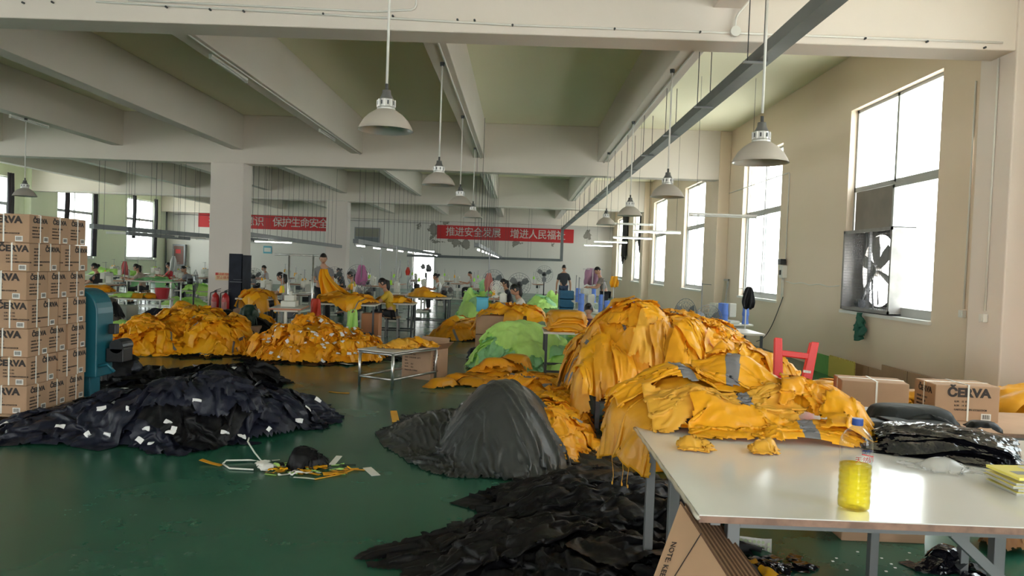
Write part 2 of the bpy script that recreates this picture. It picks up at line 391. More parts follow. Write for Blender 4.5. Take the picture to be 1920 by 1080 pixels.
# ------------------------------------------------------------------ cloth: a small position-based solver on height fields
RG = np.random.default_rng(7)
class Field:
    def __init__(s, x0, y0, x1, y1, res=.025, base=0.):
        s.x0, s.y0, s.res = x0, y0, res; s.nx = int((x1-x0)/res)+2; s.ny = int((y1-y0)/res)+2
        s.Z = np.full((s.ny, s.nx), float(base)); s.gx, s.gy = np.meshgrid(x0+np.arange(s.nx)*res, y0+np.arange(s.ny)*res); s.upd()
    def copy(s):
        import copy as _c
        g = _c.copy(s); g.Z = s.Z.copy(); return g
    def upd(s):
        s.dy, s.dx = np.gradient(s.Z, s.res); return s
    def dome(s, cx, cy, rx, ry, h, rot=0, p=.6, base=0., noise=.0):
        c, q = math.cos(rot), math.sin(rot); u = ((s.gx-cx)*c+(s.gy-cy)*q)/rx; v = (-(s.gx-cx)*q+(s.gy-cy)*c)/ry
        r2 = u*u+v*v; z = base+h*np.clip(1-r2, 0, 1)**p
        s.Z = np.where(r2 < 1, np.maximum(s.Z, z), s.Z); return s
    def slab(s, x0, y0, x1, y1, z):
        s.Z[(s.gx >= x0) & (s.gx <= x1) & (s.gy >= y0) & (s.gy <= y1)] = z; return s
    def rough(s, amp, scale, seed=1):
        m = s.Z > s.Z.min()+.03; s.Z = s.Z+np.where(m, amp*snoise(s.gx/scale, s.gy/scale, seed), 0); return s
    def blur(s, k=1):
        for _ in range(k):
            Z = np.pad(s.Z, 1, mode='edge'); s.Z = (Z[1:-1,1:-1]*4+Z[:-2,1:-1]+Z[2:,1:-1]+Z[1:-1,:-2]+Z[1:-1,2:])/8
        return s
    def look(s, x, y):
        u = np.clip((x-s.x0)/s.res, 0, s.nx-1.001); v = np.clip((y-s.y0)/s.res, 0, s.ny-1.001)
        i = u.astype(int); j = v.astype(int); a = u-i; b = v-j
        f = lambda A: (A[j,i]*(1-a)+A[j,i+1]*a)*(1-b)+(A[j+1,i]*(1-a)+A[j+1,i+1]*a)*b
        return f(s.Z), f(s.dx), f(s.dy)
    def stamp(s, P, th=.004):
        i = np.clip(np.round((P[:,0]-s.x0)/s.res).astype(int), 1, s.nx-2); j = np.clip(np.round((P[:,1]-s.y0)/s.res).astype(int), 1, s.ny-2)
        T = np.full_like(s.Z, -9.); np.maximum.at(T, (j, i), P[:,2]+th)
        D = T.copy(); D[1:-1,1:-1] = np.max([T[1:-1,1:-1], T[:-2,1:-1], T[2:,1:-1], T[1:-1,:-2], T[1:-1,2:]], axis=0)
        s.Z = np.maximum(s.Z, D); s.upd()
def _hash(i, j, seed):
    h = (i*374761393+j*668265263+seed*144665) & 0x7fffffff; h = (h ^ (h >> 13))*1274126177 & 0x7fffffff
    return ((h ^ (h >> 16)) & 0xffff)/65535.*2-1
def snoise(x, y, seed=0):
    i = np.floor(x).astype(np.int64); j = np.floor(y).astype(np.int64); a = x-i; b = y-j
    a = a*a*(3-2*a); b = b*b*(3-2*b)
    return (_hash(i,j,seed)*(1-a)+_hash(i+1,j,seed)*a)*(1-b)+(_hash(i,j+1,seed)*(1-a)+_hash(i+1,j+1,seed)*a)*b
def _pairs(n, k):
    i = np.arange(n-k); return [i[(i//k) % 2 == 0], i[(i//k) % 2 == 1]]
def cloth(F, cx, cy, w, h, rot=0, s=.02, comp=.85, steps=50, it=5, seed=0, lift=.03, th=.006, bend=.15, fric=.6, amp=.03, wave=.12, g=-9.8, flow=None, an=2.2):
    """a w x h sheet laid, already gathered (comp<1), over the field and let settle. returns grid (ny,nx,3)"""
    nx = max(4, int(w/s)+1); ny = max(4, int(h/s)+1)
    u, v = np.meshgrid((np.arange(nx)-(nx-1)/2)*s, (np.arange(ny)-(ny-1)/2)*s)
    cpx, cpy = comp if isinstance(comp, tuple) else (comp, comp)
    nz = lambda k, sc: snoise(u/(sc*an)+seed*3.1, v/sc-seed*1.7, seed*7+k)
    a = u*cpx+amp*.8*nz(1, wave*1.6); b = v*cpy+amp*.8*nz(2, wave*1.6)
    if flow: a, b = flow(a, b)
    c, q = math.cos(rot), math.sin(rot)
    X = np.empty((ny, nx, 3)); X[...,0] = cx+a*c-b*q; X[...,1] = cy+a*q+b*c
    X[...,2] = F.look(X[...,0], X[...,1])[0]+lift+amp*(1+nz(3, wave))+amp*.5*(1+nz(4, wave*.45))
    Xp = X.copy(); dt = .016
    PX, PY = _pairs(nx, 1), _pairs(ny, 1); BX, BY = _pairs(nx, 2), _pairs(ny, 2); s2 = s*math.sqrt(2)
    def con(A, B, L, k=1.):
        pa, pb = X[A], X[B]; d = pb-pa; n = np.sqrt((d*d).sum(-1, keepdims=True))+1e-9
        co = d*((n-L)/n*.5*k); X[A] = pa+co; X[B] = pb-co
    R = slice(None)
    for st in range(steps):
        V = (X-Xp)*.93; V = np.clip(V, -.03, .03); Xp = X.copy(); X = X+V; X[...,2] += g*dt*dt
        for k in range(it):
            for I in PX: con((R, I), (R, I+1), s)
            for I in PY: con((I, R), (I+1, R), s)
            for I in PX: con((slice(0, -1), I), (slice(1, None), I+1), s2, .6)
            for I in PX: con((slice(1, None), I), (slice(0, -1), I+1), s2, .6)
            if k % 2 == 0:
                for I in BX: con((R, I), (R, I+2), 2*s, bend)
                for I in BY: con((I, R), (I+2, R), 2*s, bend)
            Z, dx, dy = F.look(X[...,0], X[...,1]); pen = Z+th-X[...,2]; m = pen > 0
            if m.any():
                il = 1/(1+dx*dx+dy*dy); pz = np.where(m, pen*np.maximum(il, .15), 0)
                X[...,0] -= pz*dx*.9; X[...,1] -= pz*dy*.9; X[...,2] += pz
                X[...,0] = np.where(m, X[...,0]*(1-fric)+Xp[...,0]*fric, X[...,0]); X[...,1] = np.where(m, X[...,1]*(1-fric)+Xp[...,1]*fric, X[...,1])
    Z, _, _ = F.look(X[...,0], X[...,1]); X[...,2] = np.maximum(X[...,2], Z+th*.5)
    return X
def m_rect(u, v): return (u > -1)
def m_jacket(u, v): # u across, v along; body with two arms
    return ((np.abs(u-.5) < .27-.05*v) & (v < .92)) | ((v > .62) & (np.abs(v-.80+.35*np.abs(u-.5)) < .15))
def m_trouser(u, v): return (v > .6) | (np.abs(np.abs(u-.5)-.27) < .21)
def m_sleeve(u, v): return np.abs(v-.5) < .28+.2*u
def m_round(u, v): return ((u-.5)**2+(v-.5)**2) < .23+.03*np.sin(9*np.arctan2(v-.5, u-.5))+.015*np.sin(23*np.arctan2(v-.5, u-.5)+1)
MASKS = [m_jacket, m_trouser, m_sleeve, m_round, m_rect]
class Soup:
    """gathers sheet grids into one mesh, material index per face"""
    def __init__(s): s.V = []; s.F = []; s.M = []; s.n = 0
    def grid(s, X, mask=None, mi=0, bands=None, tmi=None):
        ny, nx, _ = X.shape; idx = np.arange(ny*nx).reshape(ny, nx)
        f = np.stack([idx[:-1,:-1], idx[:-1,1:], idx[1:,1:], idx[1:,:-1]], -1)
        uu, vv = np.meshgrid((np.arange(nx-1)+.5)/(nx-1), (np.arange(ny-1)+.5)/(ny-1))
        keep = np.ones_like(uu, bool) if mask is None else mask(uu, vv)
        mm = np.full(uu.shape, mi)
        if bands is not None: mm = np.where(bands(uu, vv), tmi, mm)
        f = f[keep]; mm = mm[keep]; used = np.unique(f); mp = np.full(ny*nx, -1); mp[used] = np.arange(len(used))
        P = X.reshape(-1, 3)[used]; s.V.append(P); s.F.append(mp[f]+s.n); s.M.append(mm); s.n += len(used); return P
    def field(s, F, mi=0, drop=.012, floor=None, crop=None):
        Z = F.Z-drop; keepv = Z > (F.Z.min()+.0 if floor is None else floor)
        kf = keepv[:-1,:-1] & keepv[1:,1:] & keepv[:-1,1:] & keepv[1:,:-1]
        if crop is not None: kf &= crop(F.gx[:-1,:-1], F.gy[:-1,:-1])
        idx = np.arange(F.nx*F.ny).reshape(F.ny, F.nx); f = np.stack([idx[:-1,:-1], idx[:-1,1:], idx[1:,1:], idx[1:,:-1]], -1)[kf]
        if not len(f): return
        P = np.stack([F.gx, F.gy, Z], -1).reshape(-1, 3); used = np.unique(f); mp = np.full(len(P), -1); mp[used] = np.arange(len(used))
        s.V.append(P[used]); s.F.append(mp[f]+s.n); s.M.append(np.full(len(f), mi)); s.n += len(used)
    def build(s, name, mats, origin=(0,0,0), parent=None, thick=0., sub=0):
        V = np.concatenate(s.V)-np.array(origin); Fc = np.concatenate(s.F); Mi = np.concatenate(s.M)
        me = bpy.data.meshes.new(name); me.vertices.add(len(V)); me.vertices.foreach_set('co', V.astype(np.float32).ravel())
        me.loops.add(Fc.size); me.loops.foreach_set('vertex_index', Fc.astype(np.int32).ravel())
        me.polygons.add(len(Fc)); me.polygons.foreach_set('loop_start', np.arange(0, Fc.size, 4, dtype=np.int32))
        me.polygons.foreach_set('loop_total', np.full(len(Fc), 4, dtype=np.int32))
        me.update(calc_edges=True)
        if not isinstance(mats, (list, tuple)): mats = [mats]
        for m in mats: me.materials.append(m)
        me.polygons.foreach_set('material_index', Mi.astype(np.int32)); me.polygons.foreach_set('use_smooth', np.ones(len(Fc), bool))
        me.validate(); me.update()
        o = bpy.data.objects.new(name, me); C.objects.link(o); o.location = origin
        if parent: o.parent = parent
        if sub: q = o.modifiers.new('sub', 'SUBSURF'); q.levels = q.render_levels = sub
        if thick: q = o.modifiers.new('thick', 'SOLIDIFY'); q.thickness = thick; q.offset = 0
        return o
def band_jacket(u, v):
    return ((np.abs(v-.42) < .035) & (np.abs(u-.5) < .3)) | ((np.abs(np.abs(u-.5)-.40) < .03) & (v > .5))
def band_leg(u, v): return np.abs(v-.25) < .04
def in_foot(F, x, y, zmin):
    return F.look(np.array([x]), np.array([y]))[0][0] > zmin
def heap(F, n, mats, size=(.7,.7), s=.02, comp=(.72,.9), core=0, seed=0, zmin=.06, wts=None, tape=None, edge=.0, steps=40, masks=None, crop=None, tags=0, tagm=None, big=1., amp=.03, wave=.12, region=None, corefloor=None, it=4, bend=.12):
    """pile sheets on a field until it reads as a heap of garments"""
    F.rough(.03, .11, seed).rough(.018, .05, seed+1).blur(1).upd()
    S = Soup(); rg = np.random.default_rng(seed+100); pts = np.argwhere(F.Z > zmin)
    if region is not None: pts = np.array([p for p in pts if region(F.gx[p[0],p[1]], F.gy[p[0],p[1]])])
    S.field(F, core, floor=corefloor if corefloor is not None else F.Z.min()+.01, crop=crop)
    nm = len(mats) - (1 if tape else 0) - (1 if tagm else 0)
    for k in range(n):
        j, i = pts[rg.integers(len(pts))]; cx, cy = F.gx[j,i], F.gy[j,i]
        wd = rg.uniform(*size)*big; hd = rg.uniform(*size)*big*.8
        cm = (rg.uniform(*comp), rg.uniform(*comp)); mk = (masks or MASKS)[rg.integers(len(masks or MASKS))]
        X = cloth(F, cx, cy, wd, hd, rg.uniform(0, 2*PI), s, cm, steps, it, seed=seed*50+k, amp=amp, wave=wave, bend=bend)
        mi = rg.choice(nm, p=wts) if wts is not None else 0
        bd = None
        if tape and rg.random() < tape: bd = band_jacket if mk is m_jacket else band_leg
        P = S.grid(X, mk, mi, bd, nm)
        F.stamp(P)
        if tagm and rg.random() < tags:
            tx, ty = cx+rg.uniform(-.1, .1), cy+rg.uniform(-.1, .1)
            T = cloth(F, tx, ty, .075, .05, rg.uniform(0, 6), .018, (1, 1), 12, 3, seed=k, amp=.01, th=.012, lift=.012)
            S.grid(T, None, len(mats)-1)
    return S
# ------------------------------------------------------------------ garment heaps on the floor and tables
def put_heap(S, name, mats, org, label, cat='pile of clothes', **k):
    o = S.build(name, mats, org, **k); tag(o, label, cat, kind='stuff'); return o
# black jackets, front left
F = Field(-5.0, 5.4, -1.6, 9.2, .025)
F.dome(-3.9, 6.85, .75, .7, .14, .2, p=.6).dome(-3.2, 7.05, .95, .8, .24, .25, p=.6).dome(-2.65, 7.35, .6, .8, .24, .3, p=.6).dome(-2.25, 7.75, .3, .4, .14, .5).blur(3).upd()
S = heap(F, 46, [M_navyc, M_blackc, M_tag], (.7, 1.1), .024, (.62,.85), seed=1, wts=[.75,.25], tags=.5, tagm=True, amp=.03, wave=.1, masks=[m_jacket, m_round, m_rect], bend=.3)
def final_tags(F, S, pxs, z, sz, mi, seed=0):
    rr = random.Random(seed)
    for k, (px, py) in enumerate(pxs):
        r = _R @ Vector((px-960, 540-py, -FPX)); p = None
        for t in np.linspace(3, 16, 900):   # walk along the sight line to the heap's surface
            q = Vector((0, 0, CAM_H))+r/FPX*t
            if F.x0 < q.x < F.x0+F.nx*F.res and F.y0 < q.y < F.y0+F.ny*F.res and q.z <= F.look(np.array([q.x]), np.array([q.y]))[0][0]+.01: p = q; break
        if p is None: continue
        T = cloth(F, p.x, p.y, sz*rr.uniform(.8, 1.3), sz*.7, rr.uniform(-.5, .5), sz*.24, (1, 1), 8, 3, seed=k, amp=.006, th=.014, lift=.014); S.grid(T, None, mi)
final_tags(F, S, ((113,800),(244,768),(262,830),(274,806),(315,795),(320,812),(325,803),(284,832),(368,745),(422,811),(503,807),(560,790),(165,812),(200,812),(190,770)), 0, .064, 2)
put_heap(S, 'jacket_heap', [M_navyc, M_blackc, M_tag], (-3.1, 7.0, 0), 'long low heap of dark navy jackets with white tags on the floor before the carton stack')
# black cloth behind it
F = Field(-5.6, 7.6, -2.6, 11.0, .03)
F.dome(-4.5, 9.0, .7, .9, .1, .3).dome(-3.7, 9.3, .6, .8, .17, 0, p=.9).blur(3).upd()
S = heap(F, 22, [M_blackc, M_navyc, M_tag], (.7, 1.1), .03, (.65,.88), seed=2, wts=[.8,.2], tags=.2, tagm=True, masks=[m_round, m_rect, m_jacket])
put_heap(S, 'jacket_heap', [M_blackc, M_navyc, M_tag], (-4.1, 9.1, 0), 'smaller black cloth heap behind the long navy jacket heap, beside the blue machine')
# dark grey cover
F = Field(-1.9, 5.2, 1.3, 9.6, .025)
F.dome(-.10, 6.75, .62, 1.05, .60, .1, p=1.15).dome(-.02, 6.45, .42, .5, .30, 0, p=.8).dome(-.6, 7.1, .65, .6, .22, .3, p=1.).blur(6).upd()
Fa = Field(-1.2, 5.8, 1.5, 10.8, .025)
Fa.dome(.42, 7.3, .4, 1.2, .2, -.12, p=.7).dome(.15, 8.6, .42, .85, .3, .3, p=.7).dome(.3, 7.0, .3, .6, .3, 0, p=.7).blur(3).upd()
S = heap(Fa, 44, [M_amber, M_yel, M_amber2, M_tape], (.5, .9), .02, (.5,.76), seed=3, wts=[.72,.08,.2], tape=.25, amp=.04, wave=.09)
put_heap(S, 'jacket_heap', [M_amber, M_yel, M_amber2, M_tape], (.4, 7.8, 0), 'amber jacket heap on the floor spilling out behind the dark grey sheet')
F.Z = np.maximum(F.Z, 0)
S = Soup(); S.field(F, 0, drop=.008, floor=.0)
X = cloth(F, -.18, 6.98, 3.0, 3.3, .35, .02, (.68,.88), 90, 6, seed=5, amp=.05, wave=.17, bend=.10, lift=.02)
F2 = F
pr_ = S.grid(X, lambda u, v: ((u-.5)**2/.26+(v-.5)**2/.24 < 1.0+.1*np.sin(7*np.arctan2(v-.5, u-.5))), 0)
put_heap(S, 'dust_sheet', [M_greyc], (-.3, 6.8, 0), 'dark grey waterproof sheet thrown over a mound in the middle of the floor', 'sheet'); SC.objects[-1]
# black cloth in the foreground
F = Field(-1.4, 2.6, 1.9, 6.8, .025)
F.dome(.75, 4.6, .7, 1.3, .07, .15, p=.5).dome(.2, 4.3, .6, .6, .05, .4).dome(.95, 5.2, .45, .7, .1, 0, p=.5).blur(3).upd()
S = heap(F, 10, [M_blackc], (.9, 1.5), .022, (.62,.86), seed=6, masks=[m_round, m_jacket, m_rect], zmin=.03)
X0 = cloth(F, .62, 4.75, 2.0, 2.3, .2, .022, (.85,.85), 60, 5, seed=18, amp=.05, wave=.3, bend=.2); P = S.grid(X0, m_round, 0); F.stamp(P)
X = cloth(F, .18, 4.5, 2.4, 1.5, .62, .02, (.88,.66), 70, 5, seed=16, amp=.035, wave=.17, bend=.15)
S.grid(X, lambda u, v: (np.abs(v-.5) < .49-.2*(1-u)**2+.03*np.sin(23*u)) & (u > .03+.03*np.sin(31*v)), 0)
put_heap(S, 'black_cloth_heap', [M_blackc], (.6, 4.6, 0), 'big spread heap of black cloth on the floor beside the near table leg')
# amber heaps, mid floor
F = Field(-7.3, 11.2, -4.2, 14.6, .03)
F.dome(-5.75, 12.7, .95, .85, .32, 0, p=.75).dome(-5.6, 12.9, .5, .6, .55, 0, p=.8).dome(-5.1, 12.6, .5, .6, .45, 0).dome(-6.2, 12.4, .55, .6, .35, 0).blur(3).upd()
S = heap(F, 125, [M_amber2, M_amber, M_yel, M_tape], (.4, .75), .024, (.48,.76), seed=8, wts=[.7,.25,.05], tape=.3)
put_heap(S, 'jacket_heap', [M_amber2, M_amber, M_yel, M_tape], (-5.7, 12.7, 0), 'wide bright amber jacket heap with grey stripes on the floor in front of the black sheet')
F = Field(-5.0, 11.0, -2.0, 14.0, .03)
F.dome(-3.5, 12.4, 1.0, .8, .40, 0, p=.6).dome(-3.4, 12.5, .62, .6, .55, 0, p=.6).dome(-2.75, 12.3, .55, .6, .3, 0).blur(3).upd()
S = heap(F, 210, [M_amber, M_amber2, M_tag], (.22, .38), .019, (.42,.62), seed=9, wts=[.7,.3], tags=.4, tagm=True, masks=[m_round, m_sleeve, m_rect], steps=30, it=4, amp=.025, wave=.07)
rq = random.Random(4); final_tags(F, S, [(rq.uniform(480, 690), rq.uniform(612, 672)) for _ in range(24)], 0, .058, 2)
put_heap(S, 'jacket_heap', [M_amber, M_amber2, M_tag], (-3.4, 12.4, 0), 'amber heap of small bunched jackets with white tags beside the low white table')
# lime heap
F = Field(-1.2, 10.9, 1.6, 13.6, .03)
F.dome(.05, 12.1, .62, .75, .68, 0, p=.55).dome(-.1, 11.9, .72, .6, .4, 0, p=.7).dome(.75, 12.1, .5, .5, .3, 0, p=.5).blur(3).upd()
S = heap(F, 34, [M_palegr, M_lime], (.45, .8), .025, (.55,.8), seed=10, wts=[.25,.75])
X = cloth(F, .15, 12.0, 1.5, 1.7, .3, .025, (.85,.85), 50, 5, seed=61, amp=.04, wave=.22); S.grid(X, m_round, 1)
put_heap(S, 'jacket_heap', [M_palegr, M_lime], (.1, 12.1, 0), 'lime green jacket heap on the floor under bunched green cloth, centre of the hall')
# ------------------------------------------------------------------ near table and what stands on it
M_lam = mat('white_laminate', (.72, .71, .70), .12, var=.02, vscale=1.2, bump=.02, bscale=3)
M_edge = mat('brown_board_edge', (.24, .14, .10), .6, var=.25, vscale=20)
M_filmed = mat('clear_tape_film', (.55, .5, .42), .15)
def table(name, label, x0, y0, x1, y1, z, legs, cat='table', leg_w=.045, top=M_lam, legm=None, edge=M_edge, th=.028, rail=True, shelf=None):
    t = thing(name, label, cat, ((x0+x1)/2, (y0+y1)/2, 0)); ox, oy = (x0+x1)/2, (y0+y1)/2; legm = legm or M_metal
    MB().box((x0-ox, y0-oy, z-.004), (x1-ox, y1-oy, z)).build('table_top', top, t)
    MB().box((x0-ox, y0-oy, z-th), (x1-ox, y1-oy, z-.0042)).build('table_edge', edge, t)
    for (lx, ly) in legs: MB().box((lx-ox-leg_w/2, ly-oy-leg_w/2, 0), (lx-ox+leg_w/2, ly-oy+leg_w/2, z-th)).build('leg', legm, t, bevel=.003)
    if rail:
        a, b, c, d = min(p[0] for p in legs)-ox, max(p[0] for p in legs)-ox, min(p[1] for p in legs)-oy, max(p[1] for p in legs)-oy
        m = MB(); w = leg_w*.8
        for zz in ([z-th-w/2] if shelf is None else [z-th-w/2, shelf]):
            m.bar((a, c, zz), (b, c, zz), w).bar((a, d, zz), (b, d, zz), w).bar((a, c, zz), (a, d, zz), w).bar((b, c, zz), (b, d, zz), w)
        m.build('rail', legm, t)
    return t
def carton(name, L, W, Hh, txt=True, label='', cat='carton', sides=('f','r'), group=None, straps=1, seed=0, tape=True, word=1.0):
    """closed strapped carton, long side along x; origin bottom centre. prints on the -y face and +x / -x faces"""
    rr = random.Random(seed)
    t = thing(name, label, cat, group=group)
    MB().box((-L/2, -W/2, 0), (L/2, W/2, Hh)).build('body', M_card, t, bevel=.006)
    if tape: MB().box((-L/2-.001, -.025, Hh-.06), (L/2+.001, .025, Hh+.0015)).build('packing_tape', MATS['tan_tape'], t)
    m = MB(); pr = .0025
    for sx in ([-L*.0] if straps == 1 else [-L*.24, L*.2]):
        sx += rr.uniform(-.01, .01); k = rr.uniform(-.012, .012)
        for (p, q) in (((sx, -W/2-pr, Hh*.0+.004), (sx+k, -W/2-pr, Hh+pr)), ((sx+k, -W/2-pr, Hh+pr), (sx, W/2+pr, Hh+pr)), ((sx, W/2+pr, Hh+pr), (sx, W/2+pr, .004))):
            m.bar(p, q, .012, .003) if abs(p[2]-q[2]) < .01 else m.bar(p, q, .003, .012) if 0 else m.cbox(((p[0]+q[0])/2, p[1], (p[2]+q[2])/2), (.013, .003, abs(q[2]-p[2])))
    m.build('strap', M_strap, t)
    m = MB(); sy = rr.uniform(-.01, .01)
    for s in (-1, 1): m.cbox((s*(L/2+pr), sy, Hh/2), (.003, .013, Hh-.008))
    m.cbox((0, sy, Hh+pr), (L, .013, .003)); m.build('strap', M_strap, t)
    if txt:
        def face(width, T, mir, big, style=0):
            wx = (.02, .24, -.0)[style]*width
            objs = [text_mesh('ČERVA', .088*big, M_print, T=T @ Matrix.Translation((wx, Hh*.29, 0)), bold=.0042*big, sx=1.12)]
            rows = ['G.W.   15  KG', 'N.W.   14  KG', 'CARTON DIMEN 67X36X33CM'] if mir else ['COLOUR   QTY  PCS', 'ORDER NO   SIZE', 'MADE IN CHINA', 'CARTON NO']
            if style == 1: rows = ['COLOUR', 'SIZE   QTY', 'ORDER NO', 'G.W.  N.W.', 'CARTON DIMEN 67X36X33CM', 'MADE IN CHINA']
            for i, r in enumerate(rows):
                objs.append(text_mesh(r, .019, M_print, T=T @ Matrix.Translation((-width*(.2 if mir else .36), Hh*((.3 if style == 1 else .05))-i*.03, 0)), align='LEFT', sx=.9, bold=.0004))
            lx = width*.30
            lab = MB().cbox((lx, -Hh*.36, 0), (.07, .05, .002)).build('l', M_white); lab.data.transform(T)
            bars = MB()
            for i in range(11): bars.cbox((lx-.026+i*.005, -Hh*.355, .0012), (.0028 if i % 3 else .0012, .032, .0012))
            bb = bars.build('l', M_print); bb.data.transform(T)
            mesh_join(objs, 'printed_lettering', t); mesh_join([lab, bb], 'barcode_label', t)
        if 'f' in sides: face(L, Matrix.Translation((0, -W/2-.0012, Hh/2)) @ RX90, straps == 1, 1.0 if straps == 1 else .7, 0 if straps == 1 else 1)
        if 'r' in sides: face(W, Matrix.Translation((L/2+.0012, 0, Hh/2)) @ Matrix.Rotation(PI/2, 4, 'Z') @ RX90, False, .68)
        if 'l' in sides: face(W, Matrix.Translation((-L/2-.0012, 0, Hh/2)) @ Matrix.Rotation(-PI/2, 4, 'Z') @ RX90, straps == 2, .9 if straps == 2 else .66)
    return t
mat('tan_tape', (.50, .33, .19), .25)
TX0, TY0, TY1 = .66, 2.6, 4.05
tb = table('packing_table', 'near white laminate packing table with brown edge and grey steel legs', TX0, TY0, 3.05, TY1, .8,
      [(.74, 3.98), (.72, 3.30), (.80, 2.68), (1.93, 2.95), (1.93, 3.95), (2.93, 2.68), (2.93, 3.98)], rail=False)
m = MB(); o = Vector((1.855, 3.325, 0))
for a, b in (((.80, 2.68, .755), (2.93, 2.68, .755)), ((.74, 3.98, .755), (2.93, 3.98, .755)), ((.74, 2.68, .755), (.74, 3.98, .755)), ((2.93, 2.68, .755), (2.93, 3.98, .755)), ((1.93, 2.7, .755), (1.93, 3.98, .755)), ((1.60, 2.70, .74), (2.30, 2.72, .12))):
    m.bar(Vector(a)-o, Vector(b)-o, .035)
m.build('steel_frame', M_metal, tb)
m = MB()
m.tube([(TX0-o.x-.004, y-o.y, .79+.003*math.sin(y*40)) for y in np.linspace(TY0, TY1, 30)], .009, 6).build('tape_film_edge', M_filmed, tb, smooth=True)
table('packing_table', 'white laminate table behind the near one, amber jackets across its left half', 1.0, 4.12, 2.63, 4.93, .8, [(1.06, 4.2), (1.06, 4.85), (2.56, 4.2), (2.56, 4.85)])

# jackets on the table
F = Field(-.15, 3.2, 2.5, 5.5, .02)
F.slab(.7, 3.1, 2.6, 4.08, .8).slab(1.0, 4.08, 2.6, 4.93, .8)
for i in range(14): F.slab(.44+i*.02, 3.95, .46+i*.02, 4.85, max(.12, .12+.68*((i+1)/14)**.5))
F.slab(.7, 4.05, 1.02, 4.75, .78); F.blur(2)
F.dome(1.15, 4.35, .62, .48, .15, 0, p=.7, base=.8).dome(1.65, 4.2, .42, .40, .10, 0, p=.7, base=.8).upd()
F.Z = np.maximum(F.Z, 0); F.upd()
def tape_at(*us):
    return lambda u, v: np.any([np.abs(u-a) < .036 for a in us], axis=0)
JK = [ # cx cy w h rot comp tape us, material, label
 (.92, 4.45, 1.0, .8, .1, (.82,.62), (), M_mustard, 'mustard jacket hanging off the left end of the table pile, lowest layer'),
 (1.30, 4.62, 1.3, .9, .0, (.84,.58), (.3,), M_amber, 'amber jacket across the back of the table pile beneath the others'),
 (1.54, 4.38, .85, .85, -.4, (.8,.52), (.5,), M_amber2, 'bright amber jacket at the right end of the table pile by the stool'),
 (.80, 4.18, .74, 1.0, .5, (.78,.6), (), M_mustard, 'mustard jacket drooping over the left table corner with loose threads'),
 (1.05, 4.40, 1.2, .72, .12, (.90,.5), (.42,), M_amber2, 'long amber sleeve with one grey stripe on top of the table pile'),
 (1.50, 4.30, 1.1, .72, -.30, (.90,.5), (.25,), M_amber2, 'amber jacket with wide grey stripe sloping down to the right'),
 (1.15, 4.08, 1.05, .64, .08, (.88,.5), (.62,), M_yel, 'pale yellow jacket lining in the middle of the table pile'),
 (1.70, 4.15, .55, .7, -.5, (.85,.5), (), M_amber, 'crumpled amber jacket tail behind the bottle'),
 (1.36, 3.86, 1.05, .58, -.12, (.9,.5), (.66,), M_amber2, 'amber jacket sleeve with angled grey stripe near the table front'),
 (1.74, 3.92, .42, .5, 1.2, (.85,.55), (), M_amber2, 'bright amber flap hanging at the front right of the table pile')]
def jacket(F, cx, cy, w_, h_, rot, comp, us, m, label, s=.0135, seed=0, steps=55, mask=None, it=5, puff=.035, name='rain_jacket', amp=.04, wave=.075, cat='jacket', group=None):
    # a soft body inside: low ridge under the sheet
    G = F.copy()
    if puff:
        c, q = math.cos(rot), math.sin(rot); u = ((G.gx-cx)*c+(G.gy-cy)*q)/(w_*comp[0]*.5); v = (-(G.gx-cx)*q+(G.gy-cy)*c)/(h_*comp[1]*.42)
        r2 = u**4+v*v; G.Z = G.Z+puff*np.sqrt(np.clip(1-r2, 0, 1))*(1+.6*snoise(G.gx/.09, G.gy/.09, seed)); G.blur(1)
    G.upd()
    S = Soup(); X = cloth(G, cx, cy, w_, h_, rot, s, comp, steps, it, seed=seed, amp=amp, wave=wave, bend=.10)
    band = tape_at(*us) if us else None
    P = S.grid(X, mask, 0, band, 1)
    F.stamp(P, .006)
    c0 = P.mean(0); zz = float(P[:,2].min())
    return tag(S.build(name, [m, M_tape], (float(c0[0]), float(c0[1]), zz), thick=.003), label, cat, group)
def m_long(u, v):
    return (np.abs(v-.5) < .44-.10*np.abs(np.sin(5*u))+.05*np.sin(17*u)) & (u > .02+.05*np.abs(v-.5)) & (u < .98-.08*np.abs(np.sin(9*v)))
for i, (cx, cy, w_, h_, rot, comp, us, m, lab) in enumerate(JK):
    jacket(F, cx, cy, w_, h_, rot, comp, us, m, lab, seed=200+i, mask=m_long)
# bunched cuffs lying on the table front
for i, (px, py, r, lab) in enumerate(((1305, 838, .085, 'bunched yellow cuff at the front left of the table pile'), (1432, 843, .075, 'bunched elastic cuff on the table nearest the camera'), (1560, 752, .08, 'pale crumpled cuff at the back right of the table pile'), (1345, 775, .07, 'rolled amber cuff in the middle of the table pile'))):
    p = at(px, py-12, z=.84); jacket(F, p.x, p.y, r*3.4, r*3, .4*i, (.52,.52), (), M_yel if i != 3 else M_amber, lab, s=.010, seed=240+i, mask=m_round, steps=40, puff=.05, name='jacket_cuff', cat='garment', amp=.022, wave=.045)
# threads hanging from the drooping jackets
for i, (px, y0, y1) in enumerate(((1150, 820, 905), (1168, 830, 908), (1179, 815, 912), (1192, 800, 870), (1207, 830, 878))):
    a = at(px, y0-25, Y=4.16); b = at(px-2, y1, Y=4.12)
    th = MB().tube([a+(b-a)*t+Vector((.006*math.sin(9*t+i), .005*math.cos(7*t), 0)) for t in np.linspace(0, 1, 9)], .0016, 5)
    th.lathe([(0, -.012), (.005, -.006), (.004, .006), (0, .012)], 6, tuple(b))
    tag(th.build('loose_thread', M_yel, smooth=True), 'long yellow thread with a knot hanging from the drooping jacket over the black heap', 'thread', 'threads hanging off the table pile')

